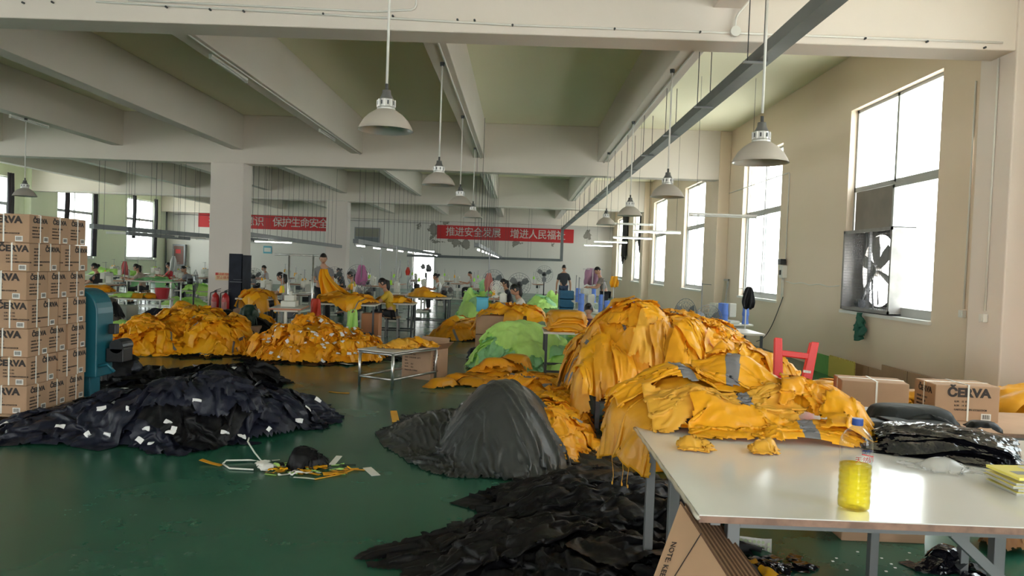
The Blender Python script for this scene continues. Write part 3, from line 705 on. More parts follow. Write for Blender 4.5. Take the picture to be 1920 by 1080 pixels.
# drink bottle
bp = at(1600, 953, z=.8); bt = thing('drink_bottle', 'clear plastic bottle half full of yellow liquid with a blue cap, on the near table', 'bottle', (bp.x, bp.y, .8))
M_pet = bpy.data.materials.new('clear_bottle_plastic'); M_pet.use_nodes = True
b_ = M_pet.node_tree.nodes['Principled BSDF']; n_ = M_pet.node_tree.nodes; l_ = M_pet.node_tree.links
tr = n_.new('ShaderNodeBsdfTransparent'); tr.inputs[0].default_value = (.93, .95, .96, 1)
gl = n_.new('ShaderNodeBsdfGlossy'); gl.inputs['Roughness'].default_value = .06; lw = n_.new('ShaderNodeLayerWeight'); lw.inputs[0].default_value = .12
mxs = n_.new('ShaderNodeMixShader'); l_.new(lw.outputs['Facing'], mxs.inputs[0]); l_.new(tr.outputs[0], mxs.inputs[1]); l_.new(gl.outputs[0], mxs.inputs[2]); l_.new(mxs.outputs[0], n_['Material Output'].inputs[0])
M_liq = bpy.data.materials.new('yellow_drink'); M_liq.use_nodes = True; n_ = M_liq.node_tree.nodes; l_ = M_liq.node_tree.links
tr = n_.new('ShaderNodeBsdfTransparent'); tr.inputs[0].default_value = (.93, .82, .14, 1); b_ = n_['Principled BSDF']; b_.inputs['Base Color'].default_value = (.58, .46, .03, 1); b_.inputs['Roughness'].default_value = .08
mxs = n_.new('ShaderNodeMixShader'); mxs.inputs[0].default_value = .3; l_.new(tr.outputs[0], mxs.inputs[1]); l_.new(b_.outputs[0], mxs.inputs[2]); l_.new(mxs.outputs[0], n_['Material Output'].inputs[0])
prof = [(.0, .004), (.045, .0), (.055, .008), (.057, .03)]
for k in range(6): prof += [(.0565, .04+.025*k), (.0545, .048+.025*k), (.0565, .056+.025*k)]
prof += [(.0575, .2), (.0575, .24), (.054, .262), (.042, .282), (.026, .297), (.017, .304), (.0165, .315)]
MB().lathe(prof, 32).build('bottle_body', M_pet, bt, smooth=True)
lq = [(0, .006)]+[(max(r-.002, .001), max(z, .006)) for r, z in prof[1:] if z < .165]+[(.0535, .165), (0, .1652)]
MB().lathe(lq, 32).build('drink', M_liq, bt, smooth=True)
MB().lathe([(0, .334), (.0185, .334), (.0195, .330), (.0195, .309), (.0, .309)], 28).build('cap', mat('blue_cap', (.015, .06, .30), .35), bt, smooth=False)
M_redp = mat('red_print', (.6, .03, .03), .5)
def wrapT(txt, size, z, m, ang):
    o = text_mesh(txt, size, m, 'printed_lettering', bt); 
    for v in o.data.vertices:
        x, y = v.co.x, v.co.y; a = ang + x/.058; v.co = (.0588*math.sin(a), -.0588*math.cos(a), z+y)
    return o
wrapT('饮用水', .018, .222, MATS['blue_cap'], .35); wrapT('天然矿泉', .024, .192, M_redp, .35)
m = MB(); 
for k in range(8):
    a0, a1 = -.1+k*.13, -.1+(k+1)*.13
    m.add([(.0589*math.sin(a), -.0589*math.cos(a), z-.012*(a-.35)) for a, z in ((a0,.208),(a1,.208),(a1,.2115),(a0,.2115))], [(0,1,2,3)])
m.build('printed_stripe', M_redp, bt)

# black plastic bags, stacked in a slippery pile
M_bag = fabric('shiny_black_plastic', (.008, .008, .012), .16, trans=0, crease=.5, spec=.8, bscale=14)
M_bag.node_tree.nodes['Principled BSDF'].inputs['Specular IOR Level'].default_value = .9
F = Field(1.45, 3.1, 3.0, 4.6, .012, .8)
F.dome(2.12, 3.75, .36, .27, .012, -.35, p=.5, base=.8).blur(2).upd()
rg = random.Random(4)
for i in range(14):
    k = i/13; cx = 2.09+rg.uniform(-.07, .07)+.03*k; cy = 3.73+rg.uniform(-.05, .05)
    S = Soup(); X = cloth(F, cx, cy, .62, .40, -.4+rg.uniform(-.25, .25), .0125, (.93, .86), 26, 4, seed=300+i, amp=.012, wave=.07, bend=.3, lift=.006, th=.003)
    P = S.grid(X, lambda u, v: np.abs(u-.5) < .48+.03*np.sin(40*v+i), 0); F.stamp(P, .001)
    tag(S.build('plastic_bag', [M_bag], (cx, cy, float(P[:,2].min()))), 'topmost crinkled shiny black plastic bag of the pile on the near table' if i == 13 else 'shiny black plastic bag within the slippery pile on the near table', 'plastic bag', 'black plastic bags piled on the table')
# black folded garments behind the bags
F = Field(1.3, 3.6, 3.1, 5.0, .015, .8)
def bundle(F, cx, cy, a, b, h, rot, m, label, s=.014, seed=0, cat='folded garment', name='folded_garment', group=None, comp=(.9,.88), ww=1.25, z0=None, p=.22, amp=.016, mask=None, steps=34):
    base = F.look(np.array([cx]), np.array([cy]))[0][0] if z0 is None else z0
    G = F.copy()
    c, q = math.cos(rot), math.sin(rot); u = ((G.gx-cx)*c+(G.gy-cy)*q)/(a/2); v = (-(G.gx-cx)*q+(G.gy-cy)*c)/(b/2); r = u**4+v**4
    G.Z = np.where(r < 1, np.maximum(G.Z, base+h*np.clip(1-r, 0, 1)**p), G.Z); G.blur(1).upd()
    S = Soup(); X = cloth(G, cx, cy, a*ww, b*ww, rot, s, comp, steps, 5, seed=seed, amp=amp, wave=.08, bend=.3, lift=.01)
    P = S.grid(X, mask, 0); F.stamp(P, .004)
    return tag(S.build(name, [m], (cx, cy, float(P[:,2].min())), thick=.003), label, cat, group)
M_charc = fabric('charcoal_cloth', (.018, .021, .022), .6, trans=0, crease=.5, spec=.3)
p = at(1722, 800, z=.8); bundle(F, p.x, p.y+.1, .46, .26, .10, -.08, M_charc, 'folded charcoal garment lying on the table in front of the printed carton', seed=1)
p = at(1650, 806, z=.8); bundle(F, p.x, p.y, .34, .2, .05, -.2, M_blackc, 'flat black garment beside the bottle cap side of the charcoal bundle', seed=2)
p = at(1755, 785, z=.9); bundle(F, p.x, p.y+.12, .36, .2, .05, .15, M_charc, 'small charcoal garment folded on top of the bundle before the carton', seed=3)
p = at(1843, 808, z=.8); bundle(F, p.x, p.y, .16, .12, .05, -.3, M_blackc, 'small black garment in clear film behind the plastic bag pile', seed=4)
# clear crumpled bag in front of the pile
M_clear = bpy.data.materials.new('clear_poly_film'); M_clear.use_nodes = True; n_ = M_clear.node_tree.nodes; l_ = M_clear.node_tree.links
tr = n_.new('ShaderNodeBsdfTransparent'); tr.inputs[0].default_value = (.94, .94, .94, 1); b_ = n_['Principled BSDF']; b_.inputs['Base Color'].default_value = (.75, .75, .75, 1); b_.inputs['Roughness'].default_value = .15
mxs = n_.new('ShaderNodeMixShader'); mxs.inputs[0].default_value = .42; l_.new(tr.outputs[0], mxs.inputs[1]); l_.new(b_.outputs[0], mxs.inputs[2]); l_.new(mxs.outputs[0], n_['Material Output'].inputs[0])
F = Field(1.3, 2.9, 2.6, 4.2, .012, .8); p = at(1765, 880, z=.8); F.dome(p.x, p.y, .1, .07, .05, 0, p=.7, base=.8).upd()
S = Soup(); X = cloth(F, p.x, p.y, .42, .24, -.3, .010, (.75,.75), 36, 5, seed=9, amp=.02, wave=.05); P = S.grid(X, m_round, 0)
tag(S.build('clear_bag', [M_clear], (p.x, p.y, .8)), 'crumpled clear plastic film on the table in front of the black bags', 'plastic bag')
# booklets
M_byel = mat('yellow_booklet_cover', (.84, .74, .16), .35); M_bgr = mat('grey_page_block', (.42, .42, .38), .7)
p0 = at(1935, 925, z=.8)
rg = random.Random(3)
for i in range(6):
    t = thing('booklet', ('yellow-covered booklet on top of the small stack at the right edge of the near table' if i == 5 else 'thin booklet with grey fore-edge inside the small stack at the table edge'), 'booklet', (p0.x+.07+rg.uniform(-.02, .02), p0.y+.05+rg.uniform(-.008, .012), .8+.0125*i), .0+rg.uniform(-.06, .06), None if i == 5 else 'booklets under the top one')
    MB().box((-.15, -.1, .0), (.15, .1, .011)).build('pages', M_bgr if i < 5 else M_byel, t, bevel=.002)
    MB().box((-.151, -.101, .011), (.151, .101, .0122)).build('cover', M_byel, t)
    if i == 5:
        MB().box((-.12, -.05, .0124), (-.06, .0, .0128)).build('cover_picture', mat('grey_print', (.25, .25, .25), .5), t)
        MB().box((-.03, .03, .0124), (.12, .08, .0128)).build('cover_panel', mat('pale_print', (.65, .63, .55), .5), t)

# low bench with two cartons by the right wall
table('bench', 'low wooden bench near the right wall carrying two cartons', 2.42, 5.12, 4.2, 5.95, .62, [(2.5, 5.2), (2.5, 5.87), (4.12, 5.2), (4.12, 5.87)], top=M_card, edge=M_edge, cat='bench')
a = at(1757, 793, z=.64); b = at(1856, 793, z=.64)
c1 = carton('carton', .46, .32, .265, label='printed cardboard carton with white strap and barcode, right of the two on the bench', sides=('f','l'), seed=5)
c1.location = at(1815, 791, z=.62)+Vector((0, .17, 0)); c1.rotation_euler = (0, 0, -.05)
c2 = carton('carton', .46, .32, .265, txt=False, label='plain cardboard carton with white strap, left of the two on the bench', seed=6)
c2.location = at(1685, 800, z=.62)+Vector((-.0, .45, 0)); c2.rotation_euler = (0, 0, -.22)
c2.location.z = c1.location.z = .62
# ------------------------------------------------------------------ big heap on the second work table
BT = table('work_table', 'dark-legged work table with lower shelf buried under the tallest amber heap', .8, 7.6, 2.7, 9.5, .8, [(.85, 7.68), (2.62, 7.68), (.85, 9.42), (2.62, 9.42)], shelf=.28, leg_w=.05)
MB().box((-.92, -.9, .285), (.92, .9, .3)).build('shelf', M_card2, BT)
F = Field(.0, 6.6, 3.5, 10.2, .03)
F.slab(.8, 7.6, 2.7, 9.5, .8)
for i in range(10):
    k = (i+1)/10; z = .42+.38*k**.5; a = .28*(1-k)
    for q in ((.8-a, 7.6-a, .8-a+.03, 9.5+a), (2.7+a-.03, 7.6-a, 2.7+a, 9.5+a), (.8-a, 7.6-a, 2.7+a, 7.6-a+.03), (.8-a, 9.5+a-.03, 2.7+a, 9.5+a)): F.slab(*q, z)
F.dome(1.7, 8.5, 1.02, .95, .20, 0, p=.8, base=.78).dome(1.22, 8.25, .55, .65, .50, 0, p=.9, base=.78).dome(1.75, 8.4, .75, .7, .42, 0, p=.8, base=.78).blur(3).upd()
S = heap(F, 76, [M_amber, M_amber2, M_mustard, M_yel, M_tape], (.45, .85), .018, (.52,.78), seed=21, wts=[.55,.25,.12,.08], tape=.4, zmin=.5, corefloor=.45, amp=.05, wave=.09)
S0 = S
# front flaps hanging over the edge
for k in range(12):
    x = .62+k*.175; X = cloth(F, x, 7.50+.05*math.sin(k*2), .5+.1*math.sin(k), .66, .5*math.sin(k*3), .018, (.62, .8), 34, 4, seed=400+k, amp=.05, wave=.09, bend=.1); P = S.grid(X, m_rect if k % 2 else m_long, k % 3 if k % 4 else 3); F.stamp(P)
put_heap(S, 'jacket_heap', [M_amber, M_amber2, M_mustard, M_yel, M_tape], (1.7, 8.5, .8), 'tallest amber jacket heap piled high over the work table, flaps hanging down its sides')
# things on the lower shelf
MB().box((-.06,-.05,0),(.06,.05,.16)).box((-.061,-.051,.06),(.061,.051,.1), 1).build('small_box', [M_white, mat('red_card', (.6,.03,.04), .5)], None, bevel=.003, loc=(.93, 7.9, .3))
tag(SC.objects['small_box'], 'small white box with red band on the shelf under the tallest heap', 'box')
F = Field(.7, 7.5, 1.6, 9.6, .02, .3)
bundle(F, 1.0, 8.35, .3, .4, .16, .2, M_blackc, 'black cloth bundle on the low shelf under the tallest heap', seed=5)
bundle(F, .98, 9.0, .28, .36, .2, .4, fabric('purple_cloth', (.07, .01, .09), .5, trans=0), 'dark purple bundle on the far end of the low shelf', seed=6)
# folded amber garments stacked on the floor in front of the tall heap
def stack_of(nm, x, y, n, a, b, h, rot, m, labelf, grp, seed, jit=.03, cat='folded garment', s=.02, dx=0, dy=0):
    F = Field(x-a*1.6, y-b*2.2, x+a*1.6, y+b*2.2, .02)
    rr = random.Random(seed)
    for i in range(n):
        bundle(F, x+rr.uniform(-jit, jit)+dx*i, y+rr.uniform(-jit, jit)+dy*i, a, b, h, rot+rr.uniform(-.12, .12), m if not isinstance(m, list) else m[i % len(m)], labelf(i), s=s, seed=seed*20+i, cat=cat, name=nm, group=grp, comp=(.92,.9), ww=1.2)
ordn = ['lowest', 'second', 'third', 'fourth', 'fifth', 'sixth', 'seventh', 'eighth', 'ninth', 'tenth']
for j, (x, y, n) in enumerate(((1.08, 7.32, 8), (1.20, 6.92, 7), (1.5, 7.1, 7))):
    w_ = ['left', 'front', 'right'][j]
    stack_of('folded_jacket', x, y, n, .36, .36, .052, .1, [M_amber, M_amber2], lambda i: '%s folded amber jacket from the floor in the %s stack before the tall heap' % (ordn[i], w_), None, 30+j)
for j, (x, y) in enumerate(((1.32, 6.25), (1.62, 6.35))):
    w_ = ['left', 'right'][j]
    stack_of('folded_jacket', x, y, 4, .34, .3, .04, .3, [M_amber2, M_amber], lambda i: '%s amber jacket from the floor in the low %s stack behind the near table leg' % (ordn[i], w_), None, 40+j)

# amber pads (folded bundles) on the floor in the middle
F = Field(-1.8, 9.0, 1.5, 12.0, .02)
PAD = []
rr = random.Random(11)
rows = [(9.95, -.98, .6, 5), (10.25, -.8, .75, 5), (10.45, -.6, .5, 4), (10.5, -.45, .25, 3), (10.5, -.3, .0, 2)]
k = 0
for r, (y, x0, x1, n) in enumerate(rows):
    for i in range(n):
        x = x0+(x1-x0)*i/max(n-1, 1); k += 1
        bundle(F, x, y+rr.uniform(-.08, .08)+.35*i/n*0+(x+1)*.22, .40, .25, .105, rr.choice([-.5, .4, .2, -.3, .7]), M_mustard if k % 3 else M_amber, 'plump folded amber packet in the loose floor pile behind the grey sheet' if r < 4 else 'plump folded amber packet on top of the loose floor pile behind the grey sheet', s=.022, seed=500+k, name='folded_packet', cat='folded garment', group='folded packets on the floor' if r < 4 else 'folded packets topmost on the floor pile', comp=(.95,.93), ww=1.6, p=.5, amp=.012, mask=m_round, steps=75)

# ------------------------------------------------------------------ carton stack on its pallet
SX, SY = at(50, 600, Y=6.8).x, 6.8
cl, cw, ch = .46, .307, .262
pal = thing('pallet', 'wooden pallet under the carton stack at the left edge', 'pallet', (SX-.4, SY+.46, 0))
M_wood = mat('pale_pallet_wood', (.33, .22, .13), .8, var=.2, vscale=8, stretch=(1, 12, 1))
for i in range(5): MB().box((-.45, -.47+i*.2, .09), (.41, -.47+i*.2+.14, .112)).build('deck_board', M_wood, pal)
for i in range(3): MB().box((-.45+i*.38, -.47, .0), (-.45+i*.38+.1, .47, .09)).build('runner', M_wood, pal)
odd = carton('carton', cl, cw, ch, label='x', sides=('f', 'r'), seed=1)
evn = carton('carton', cl, cw, ch, label='x', sides=('f', 'l'), straps=2, seed=2)
first = {0: odd, 1: evn}
lay = ['bottom', 'second', 'third', 'fourth', 'fifth', 'sixth', 'top']
for L in range(7):
    z = .113+L*(ch+.002); rr = random.Random(L); o_ = L % 2 == 0
    n = 3 if o_ else 2; posn = ['nearest', 'middle', 'farthest'] if o_ else ['nearest', 'farthest']
    for i in range(n):
        j = rr.uniform(-.012, .012)
        if o_: loc, rz = (SX-cl/2+j, SY+cw*(i+.5)+.004*i, z), rr.uniform(-.015, .015)
        else: loc, rz = (SX-cw/2+.01+j, SY+cl*(i+.5)+.004*i, z), PI/2+rr.uniform(-.015, .015)
        lab = 'printed carton, %s of the %s layer from the floor in the left carton stack' % (posn[i], lay[L])
        src = odd if o_ else evn
        if src['label'] == 'x': src.location = loc; src.rotation_euler.z = rz; src['label'] = lab
        else: dup(src, loc, rz, lab)
        if not o_:
            dup(evn, (loc[0]-cw-.005, loc[1], z), PI/2, 'printed carton, %s of the %s layer in the outer row at the left frame edge' % (posn[i], lay[L]))

# teal electric stacker behind the cartons
M_teal = mat('teal_machine_paint', (.012, .12, .165), .35, var=.08, vscale=2)
st = thing('pallet_stacker', 'teal blue pallet stacker with rounded cover, close behind the carton stack', 'pallet stacker', (at(178, 740, Y=8.0).x, 8.0, 0))
mb = MB(); pts = [(-.30, .30)]+[(-.30+.0*i, .3) for i in range(0)]
pr2 = [(-.35, .3), (.10, .3), (.10, .95)]+[(-.12+.22*math.cos(a), .98+.26*math.sin(a)) for a in np.linspace(0, PI/2, 8)]+[(-.35, 1.24)]
n2 = len(pr2); mb.add([(x, -.16, z) for x, z in pr2]+[(x, .16, z) for x, z in pr2], [tuple(range(n2))]+[tuple(range(2*n2-1, n2-1, -1))]+[(i, i+n2, (i+1) % n2+n2, (i+1) % n2) for i in range(n2)])
mb.build('machine_cover', M_teal, st, bevel=.012)
MB().box((-.35, -.1, .05), (.0, .1, .3)).build('chassis', M_teal, st, bevel=.01)
for dy in (-.14, .14): MB().box((-.3, dy-.05, .02), (.34, dy+.05, .09)).build('outrigger', M_teal, st, bevel=.01)
MB().tube([(.10, -.12, .42), (.2, -.12, .44), (.26, -.1, .36)], .018, 8).build('handle', M_teal, st, smooth=True)
MB().lathe([(0, -.12), (.075, -.12), (.08, 0), (.075, .1), (0, .1)], 18, T=Matrix.Translation((.22, .1, .62)) @ Matrix.Rotation(PI/2, 4, 'X')).build('motor', M_darkm, st)
MB().box((.11, .0, .45), (.3, .2, .6)).box((.12, .02, .75), (.2, .1, .86)).build('battery_box', M_black, st, bevel=.01)
# grey scraps bag standing behind the stacker
def gbag(x, y, z, a, b, h, m, label, seed=0, s=.025, name='cloth_bundle', cat='bundle', comp=(.6,.6), n=3):
    F = Field(x-a*1.6, y-b*1.6, x+a*1.6, y+b*1.6, .025, z); F.dome(x, y, a*.75, b*.75, h*.8, 0, p=.5, base=z).rough(.03, .12, seed).blur(1).upd(); S = Soup()
    S.field(F, 0, floor=z+.01)
    for k in range(n):
        X = cloth(F, x+a*.2*math.sin(k*2.1), y+b*.2*math.cos(k*1.7), a*2.2, b*2.2, .7*k, s, comp, 34, 4, seed=seed+k, amp=.035, wave=.1); P = S.grid(X, m_round, k % len(m) if isinstance(m, list) else 0); F.stamp(P)
    return tag(S.build(name, m, (x, y, z)), label, cat)
gbag(-4.75, 8.95, 0, .3, .3, .5, [M_blackc, M_navyc], 'black bag of scraps beside the teal stacker', 3)

# ------------------------------------------------------------------ column furniture
def extinguisher(name, label, loc):
    t = thing(name, label, 'fire extinguisher', loc)
    MR = mat('extinguisher_red', (.55, .015, .02), .3)
    MB().lathe([(0, 0), (.075, 0), (.085, .02), (.085, .42), (.07, .48), (.03, .52), (.025, .54), (0, .54)], 20).build('cylinder', MR, t, smooth=True)
    MB().cbox((0, 0, .565), (.04, .04, .05)).bar((0, 0, .59), (.12, 0, .63), .02, .012).bar((0, 0, .57), (.11, 0, .575), .02, .012).build('valve_handle', M_black, t)
    MB().tube([(-.02, 0, .56), (-.11, -.01, .53), (-.12, -.02, .35), (-.10, -.04, .15)], .012, 6).build('hose', M_black, t, smooth=True)
    m = MB()
    for k in range(8):
        a0 = -PI/2-.7+k*.175; m.add([(.0862*math.cos(a), .0862*math.sin(a), z) for a, z in ((a0,.14),(a0+.175,.14),(a0+.175,.34),(a0,.34))], [(0,1,2,3)])
    m.build('instruction_label', mat('pink_label', (.62, .25, .25), .6), t)
    return t
extinguisher('fire_extinguisher', 'left red fire extinguisher standing before the wrapped column', (at(404, 560, Y=19.75).x, 19.75, 0)).scale = (1.15, 1.15, 1.2)
extinguisher('fire_extinguisher', 'right red fire extinguisher next to the dark column wrap', (at(423, 560, Y=19.75).x, 19.75, 0)).scale = (1.15, 1.15, 1.2)
a = at(404, 511, Y=19.96); b = at(433, 526, Y=19.96)
t = thing('wall_notice', 'small red and cream fire notice on the near column above the extinguishers', 'sign', (a.x, 19.97, b.z))
W_, H_ = b.x-a.x, a.z-b.z
MB().box((0, -.006, 0), (W_, 0, H_)).build('board', mat('cream_print', (.80, .62, .36), .6), t)
MB().box((0, -.009, H_*.66), (W_, -.006, H_)).build('red_heading', M_redp, t)
text_mesh('消防器材', .075, MATS['cream_print'], 'lettering', t, Matrix.Translation((W_/2, -.011, H_*.83)) @ RX90)
text_mesh('禁止挪用', .09, M_redp, 'lettering', t, Matrix.Translation((W_/2, -.011, H_*.33)) @ RX90)
wz = at(450, 476, Y=19.9).z
t = thing('column_wrap', 'dark navy padding wrapped round the right corner of the near column', 'padding', (-7.47, 19.98, 0))
wr = MB().box((-.33, -.035, .0), (.035, -.005, wz)).box((.005, -.035, 0), (.035, .63, wz-.03)); wr.build('felt', mat('navy_felt', (.018, .021, .034), .85, var=.3, vscale=3, bump=.3, bscale=8), t, bevel=.006)
MB().box((-.3, -.038, .93), (.036, -.035, .95)).box((-.2, -.038, 1.0), (.036, -.035, 1.01)).build('tape', mat('grey_tape', (.16,.17,.19), .5), t)
# box wall: small dark speaker on the column side
# low steel table with amber sheets
ang = math.atan2(-.265, .5)
t = thing('low_table', 'low white-topped table on thin steel legs in the open floor', 'table', (-1.60, 10.12, 0), ang)
MB().box((-.30, -.52, .462), (.30, .52, .48)).build('table_top', mat('worn_grey_top', (.55, .53, .49), .4, var=.1), t, bevel=.003)
for sx in (-1, 1):
    for sy in (-1, 1): MB().tube([(sx*.27, sy*.49, 0), (sx*.27, sy*.49, .462)], .02, 10).build('leg', M_steel, t, smooth=True)
m = MB()
for zz in (.12, .44):
    for a, b in (((-.27,-.49),(.27,-.49)), ((.27,-.49),(.27,.49)), ((.27,.49),(-.27,.49)), ((-.27,.49),(-.27,-.49))): m.tube([(*a, zz), (*b, zz)], .016, 8)
m.build('stretcher', M_steel, t, smooth=True)
F = Field(-2.5, 9.3, -.7, 11.1, .02, .48)
for i in range(7):
    jacket(F, -1.62+.14*math.sin(i*2.3)+.04*i, 10.22+.2*math.cos(i*1.9), .55, .4, ang+.5*math.sin(i*1.3)+.9, (.68,.6), (), [M_amber2, M_amber, M_yel][i % 3], 'small amber piece of the loose layer on the low white table', s=.022, seed=600+i, mask=m_round, puff=.015, steps=30, it=4, name='cut_piece', cat='garment', group='amber pieces on the low table', amp=.02)
c = carton('carton', .5, .42, .42, label='open brown carton with faded print standing behind the low white table', cat='carton', txt=False, seed=9, tape=False)
for ch_ in list(c.children): bpy.data.objects.remove(ch_)
m = MB(); e = .008
m.box((-.25,-.21,0),(.25,-.21+e,.42)).box((-.25,.21-e,0),(.25,.21,.42)).box((-.25,-.21+e,0),(-.25+e,.21-e,.42)).box((.25-e,-.21+e,0),(.25,.21-e,.42)).box((-.24,-.2,0),(.24,.2,e)); m.build('body', M_card, c)
m = MB()
m.add([(-.25,.205,.42),(.25,.205,.42),(.24,.26,.56),(-.24,.26,.56)], [(0,1,2,3)]).add([(.245,-.2,.42),(.245,.2,.42),(.36,.19,.52),(.36,-.19,.52)], [(0,1,2,3)])
fl = m.build('flap', M_card, c); q = fl.modifiers.new('thick', 'SOLIDIFY'); q.thickness = .006
ob = []
for i, r in enumerate(['PACKING LIST', 'SIZE  COLOUR  QTY', 'NO.', 'G.W.     KG', 'N.W.     KG', 'MADE IN CHINA']):
    ob.append(text_mesh(r, .03, M_print, T=Matrix.Translation((-.2, -.2115, .34-i*.045)) @ RX90, align='LEFT')); ob.append(text_mesh(r[:8], .03, M_print, T=Matrix.Translation((.2515, -.15, .34-i*.045)) @ Matrix.Rotation(PI/2, 4, 'Z') @ RX90, align='LEFT'))
mesh_join(ob, 'printed_lettering', c)
p = at(778, 718, z=0); c.location = (p.x+.06, p.y+.55, 0); c.rotation_euler = (0, 0, -.5)

# ------------------------------------------------------------------ scraps on the open floor
F = Field(-2.6, 5.2, -.8, 6.5, .012)
pc = at(575, 878, z=0); gbag(pc.x, pc.y+.05, 0, .2, .13, .13, [M_blackc], 'crumpled black cloth scrap on the open floor in the middle', 71, s=.012, name='cloth_scrap', cat='scrap')
def strip(pts, wd, m, name, label, th=.003, cat='scrap', group=None):
    mb = MB(); vs = []; 
    for i, p in enumerate(pts):
        p = Vector(p); d = (Vector(pts[min(i+1, len(pts)-1)])-Vector(pts[max(i-1, 0)])); d.z = 0; d.normalize(); n = Vector((-d.y, d.x, 0))*wd/2
        vs += [p+n, p-n]
    mb.add(vs, [(2*i, 2*i+1, 2*i+3, 2*i+2) for i in range(len(pts)-1)]); o = mb.build(name, m); q = o.modifiers.new('t', 'SOLIDIFY'); q.thickness = th; q.offset = 1
    return tag(o, label, cat, group)
def fl_(px, py, z=.004): p = at(px, py, z=0); return (p.x, p.y, z)
strip([fl_(376, 869, .03), fl_(395, 871, .012), fl_(415, 874)], .045, M_mustard, 'cloth_strip', 'amber tapering strip at the left end of the floor scraps')
strip([fl_(688, 878), fl_(705, 893)], .07, M_white, 'paper_strip', 'white striped label strip lying alone right of the floor scraps')
strip([fl_(636, 862, .03), fl_(622, 874, .01)], .05, M_white, 'paper_strip', 'white label strip standing at the black scrap')
strip([fl_(590, 900), fl_(640, 890), fl_(662, 882)], .022, M_yel, 'cloth_strip', 'thin pale strip along the front of the floor scraps')
strip([fl_(618, 735), fl_(632, 737), fl_(655, 738)], .05, M_mustard, 'cloth_strip', 'yellow strip on the open floor before the low white table')
strip([fl_(738, 774), fl_(742, 792)], .07, M_yel, 'cloth_strip', 'yellow tab sticking out at the left tip of the grey sheet', th=.02)
strip([fl_(640, 683, .02), fl_(652, 687, .03), fl_(660, 684, .01)], .07, M_white, 'paper_scrap', 'white paper scrap by the bunched amber heap')
mb = MB(); mb.tube([fl_(418, 872, .01), fl_(424, 868, .02), fl_(470, 866, .015), fl_(490, 869, .02), fl_(477, 860, .05), fl_(464, 848, .09), fl_(466, 843, .10)], .007, 6).tube([fl_(418, 872, .01), fl_(430, 881, .012), fl_(475, 883, .01)], .007, 6)
tag(mb.build('white_cord', M_white, smooth=True), 'white elastic cord curling among the floor scraps', 'cord')
rr = random.Random(5); S = Soup(); Fs = Field(-2.6, 5.2, -.8, 6.5, .012)
for k in range(42):
    px = rr.gauss(575, 48); py = 884+rr.gauss(0, 6)+(px-575)*.02; p = at(px, py, z=0)
    X = cloth(Fs, p.x, p.y, rr.uniform(.04, .2), rr.uniform(.015, .05), rr.uniform(-.6, .6), .009, (.85,.9), 16, 3, seed=700+k, amp=.015, wave=.04, lift=.01); P = S.grid(X, None, rr.choice([0, 0, 1, 2, 3, 4])); Fs.stamp(P)
tag(S.build('cloth_trimmings', [M_mustard, M_amber2, M_blackc, M_white, M_lime], (-1.6, 5.7, 0)), 'mixed amber, black and white trimmings swept together on the open floor', 'scraps', kind='stuff')
p = at(495, 880, z=0); gbag(p.x, p.y, 0, .07, .05, .06, [M_white], 'small white crumpled ball among the floor scraps', 81, s=.01, name='paper_scrap', cat='scrap')
# ------------------------------------------------------------------ right wall side and under the near table
# red stool lying upside down on the back of the table pile
M_red = mat('red_plastic', (.75, .03, .03), .38)
p = at(1484, 716, Y=5.9)
t = thing('plastic_stool', 'red plastic stool turned upside down behind the table pile', 'stool', (p.x, 5.9, p.z), -.25)
t.rotation_euler = (-.12, .06, -.3)
def frus(x0, x1, z0, z1, w0, w1, y, d=.03):
    return [(x0-w0/2, y-d/2, z0), (x0+w0/2, y-d/2, z0), (x0+w0/2, y+d/2, z0), (x0-w0/2, y+d/2, z0), (x1-w1/2, y-d/2, z1), (x1+w1/2, y-d/2, z1), (x1+w1/2, y+d/2, z1), (x1-w1/2, y+d/2, z1)]
BOXF = [(0,3,2,1),(4,5,6,7),(0,1,5,4),(1,2,6,5),(2,3,7,6),(3,0,4,7)]
MB().cbox((0, 0, .015), (.27, .22, .03)).cbox((0, 0, .04), (.24, .19, .03)).build('seat', M_red, t, bevel=.012)
for sx in (-1, 1):
    for sy in (-1, 1):
        MB().add(frus(sx*.105, sx*.135, .03, .33, .068, .055, 0, .05), BOXF).build('leg', M_red, t, bevel=.006).location = (0, sy*.09, 0)
for sy in (-1, 1): MB().cbox((0, sy*.10, .215), (.21, .022, .045)).build('stretcher', M_red, t, bevel=.005)
for sx in (-1, 1): MB().cbox((sx*.115, 0, .13), (.022, .17, .04)).build('stretcher', M_red, t, bevel=.005)
MB().box((.07, -.115, .085), (.125, -.108, .105)).build('white_sticker', M_white, t)
# carrier for the stool: amber heap behind the tables
Fq = Field(1.5, 5.0, 3.6, 8.6, .03)
Fq.dome(2.15, 5.7, .42, .55, p.z-.07, 0, p=.3).dome(2.7, 7.3, .6, .9, .55, 0, p=.5).blur(2).upd()
S = heap(Fq, 26, [M_amber, M_mustard, M_amber2], (.5, .85), .026, (.65,.88), seed=31, wts=[.4,.3,.3], crop=None)
put_heap(S, 'jacket_heap', [M_amber, M_mustard, M_amber2], (2.4, 6.3, 0), 'amber garment heap beyond the tables that carries the red stool')
# folded amber rolls by the foam mats
rr = random.Random(17)
F = Field(2.3, 6.4, 5.4, 10.5, .025)
for k in range(16):
    r_ = k//6; i = k % 6
    bundle(F, 3.2+.27*i-.05*r_, 7.7+.14*i+.12*r_-.0*i, .5, .3, .16, .5+rr.uniform(-.3, .3), M_mustard if k % 2 else M_amber, 'folded amber garment roll in the floor pile below the foam mats', s=.028, seed=800+k, name='folded_garment', group='folded rolls below the foam mats', p=.5)
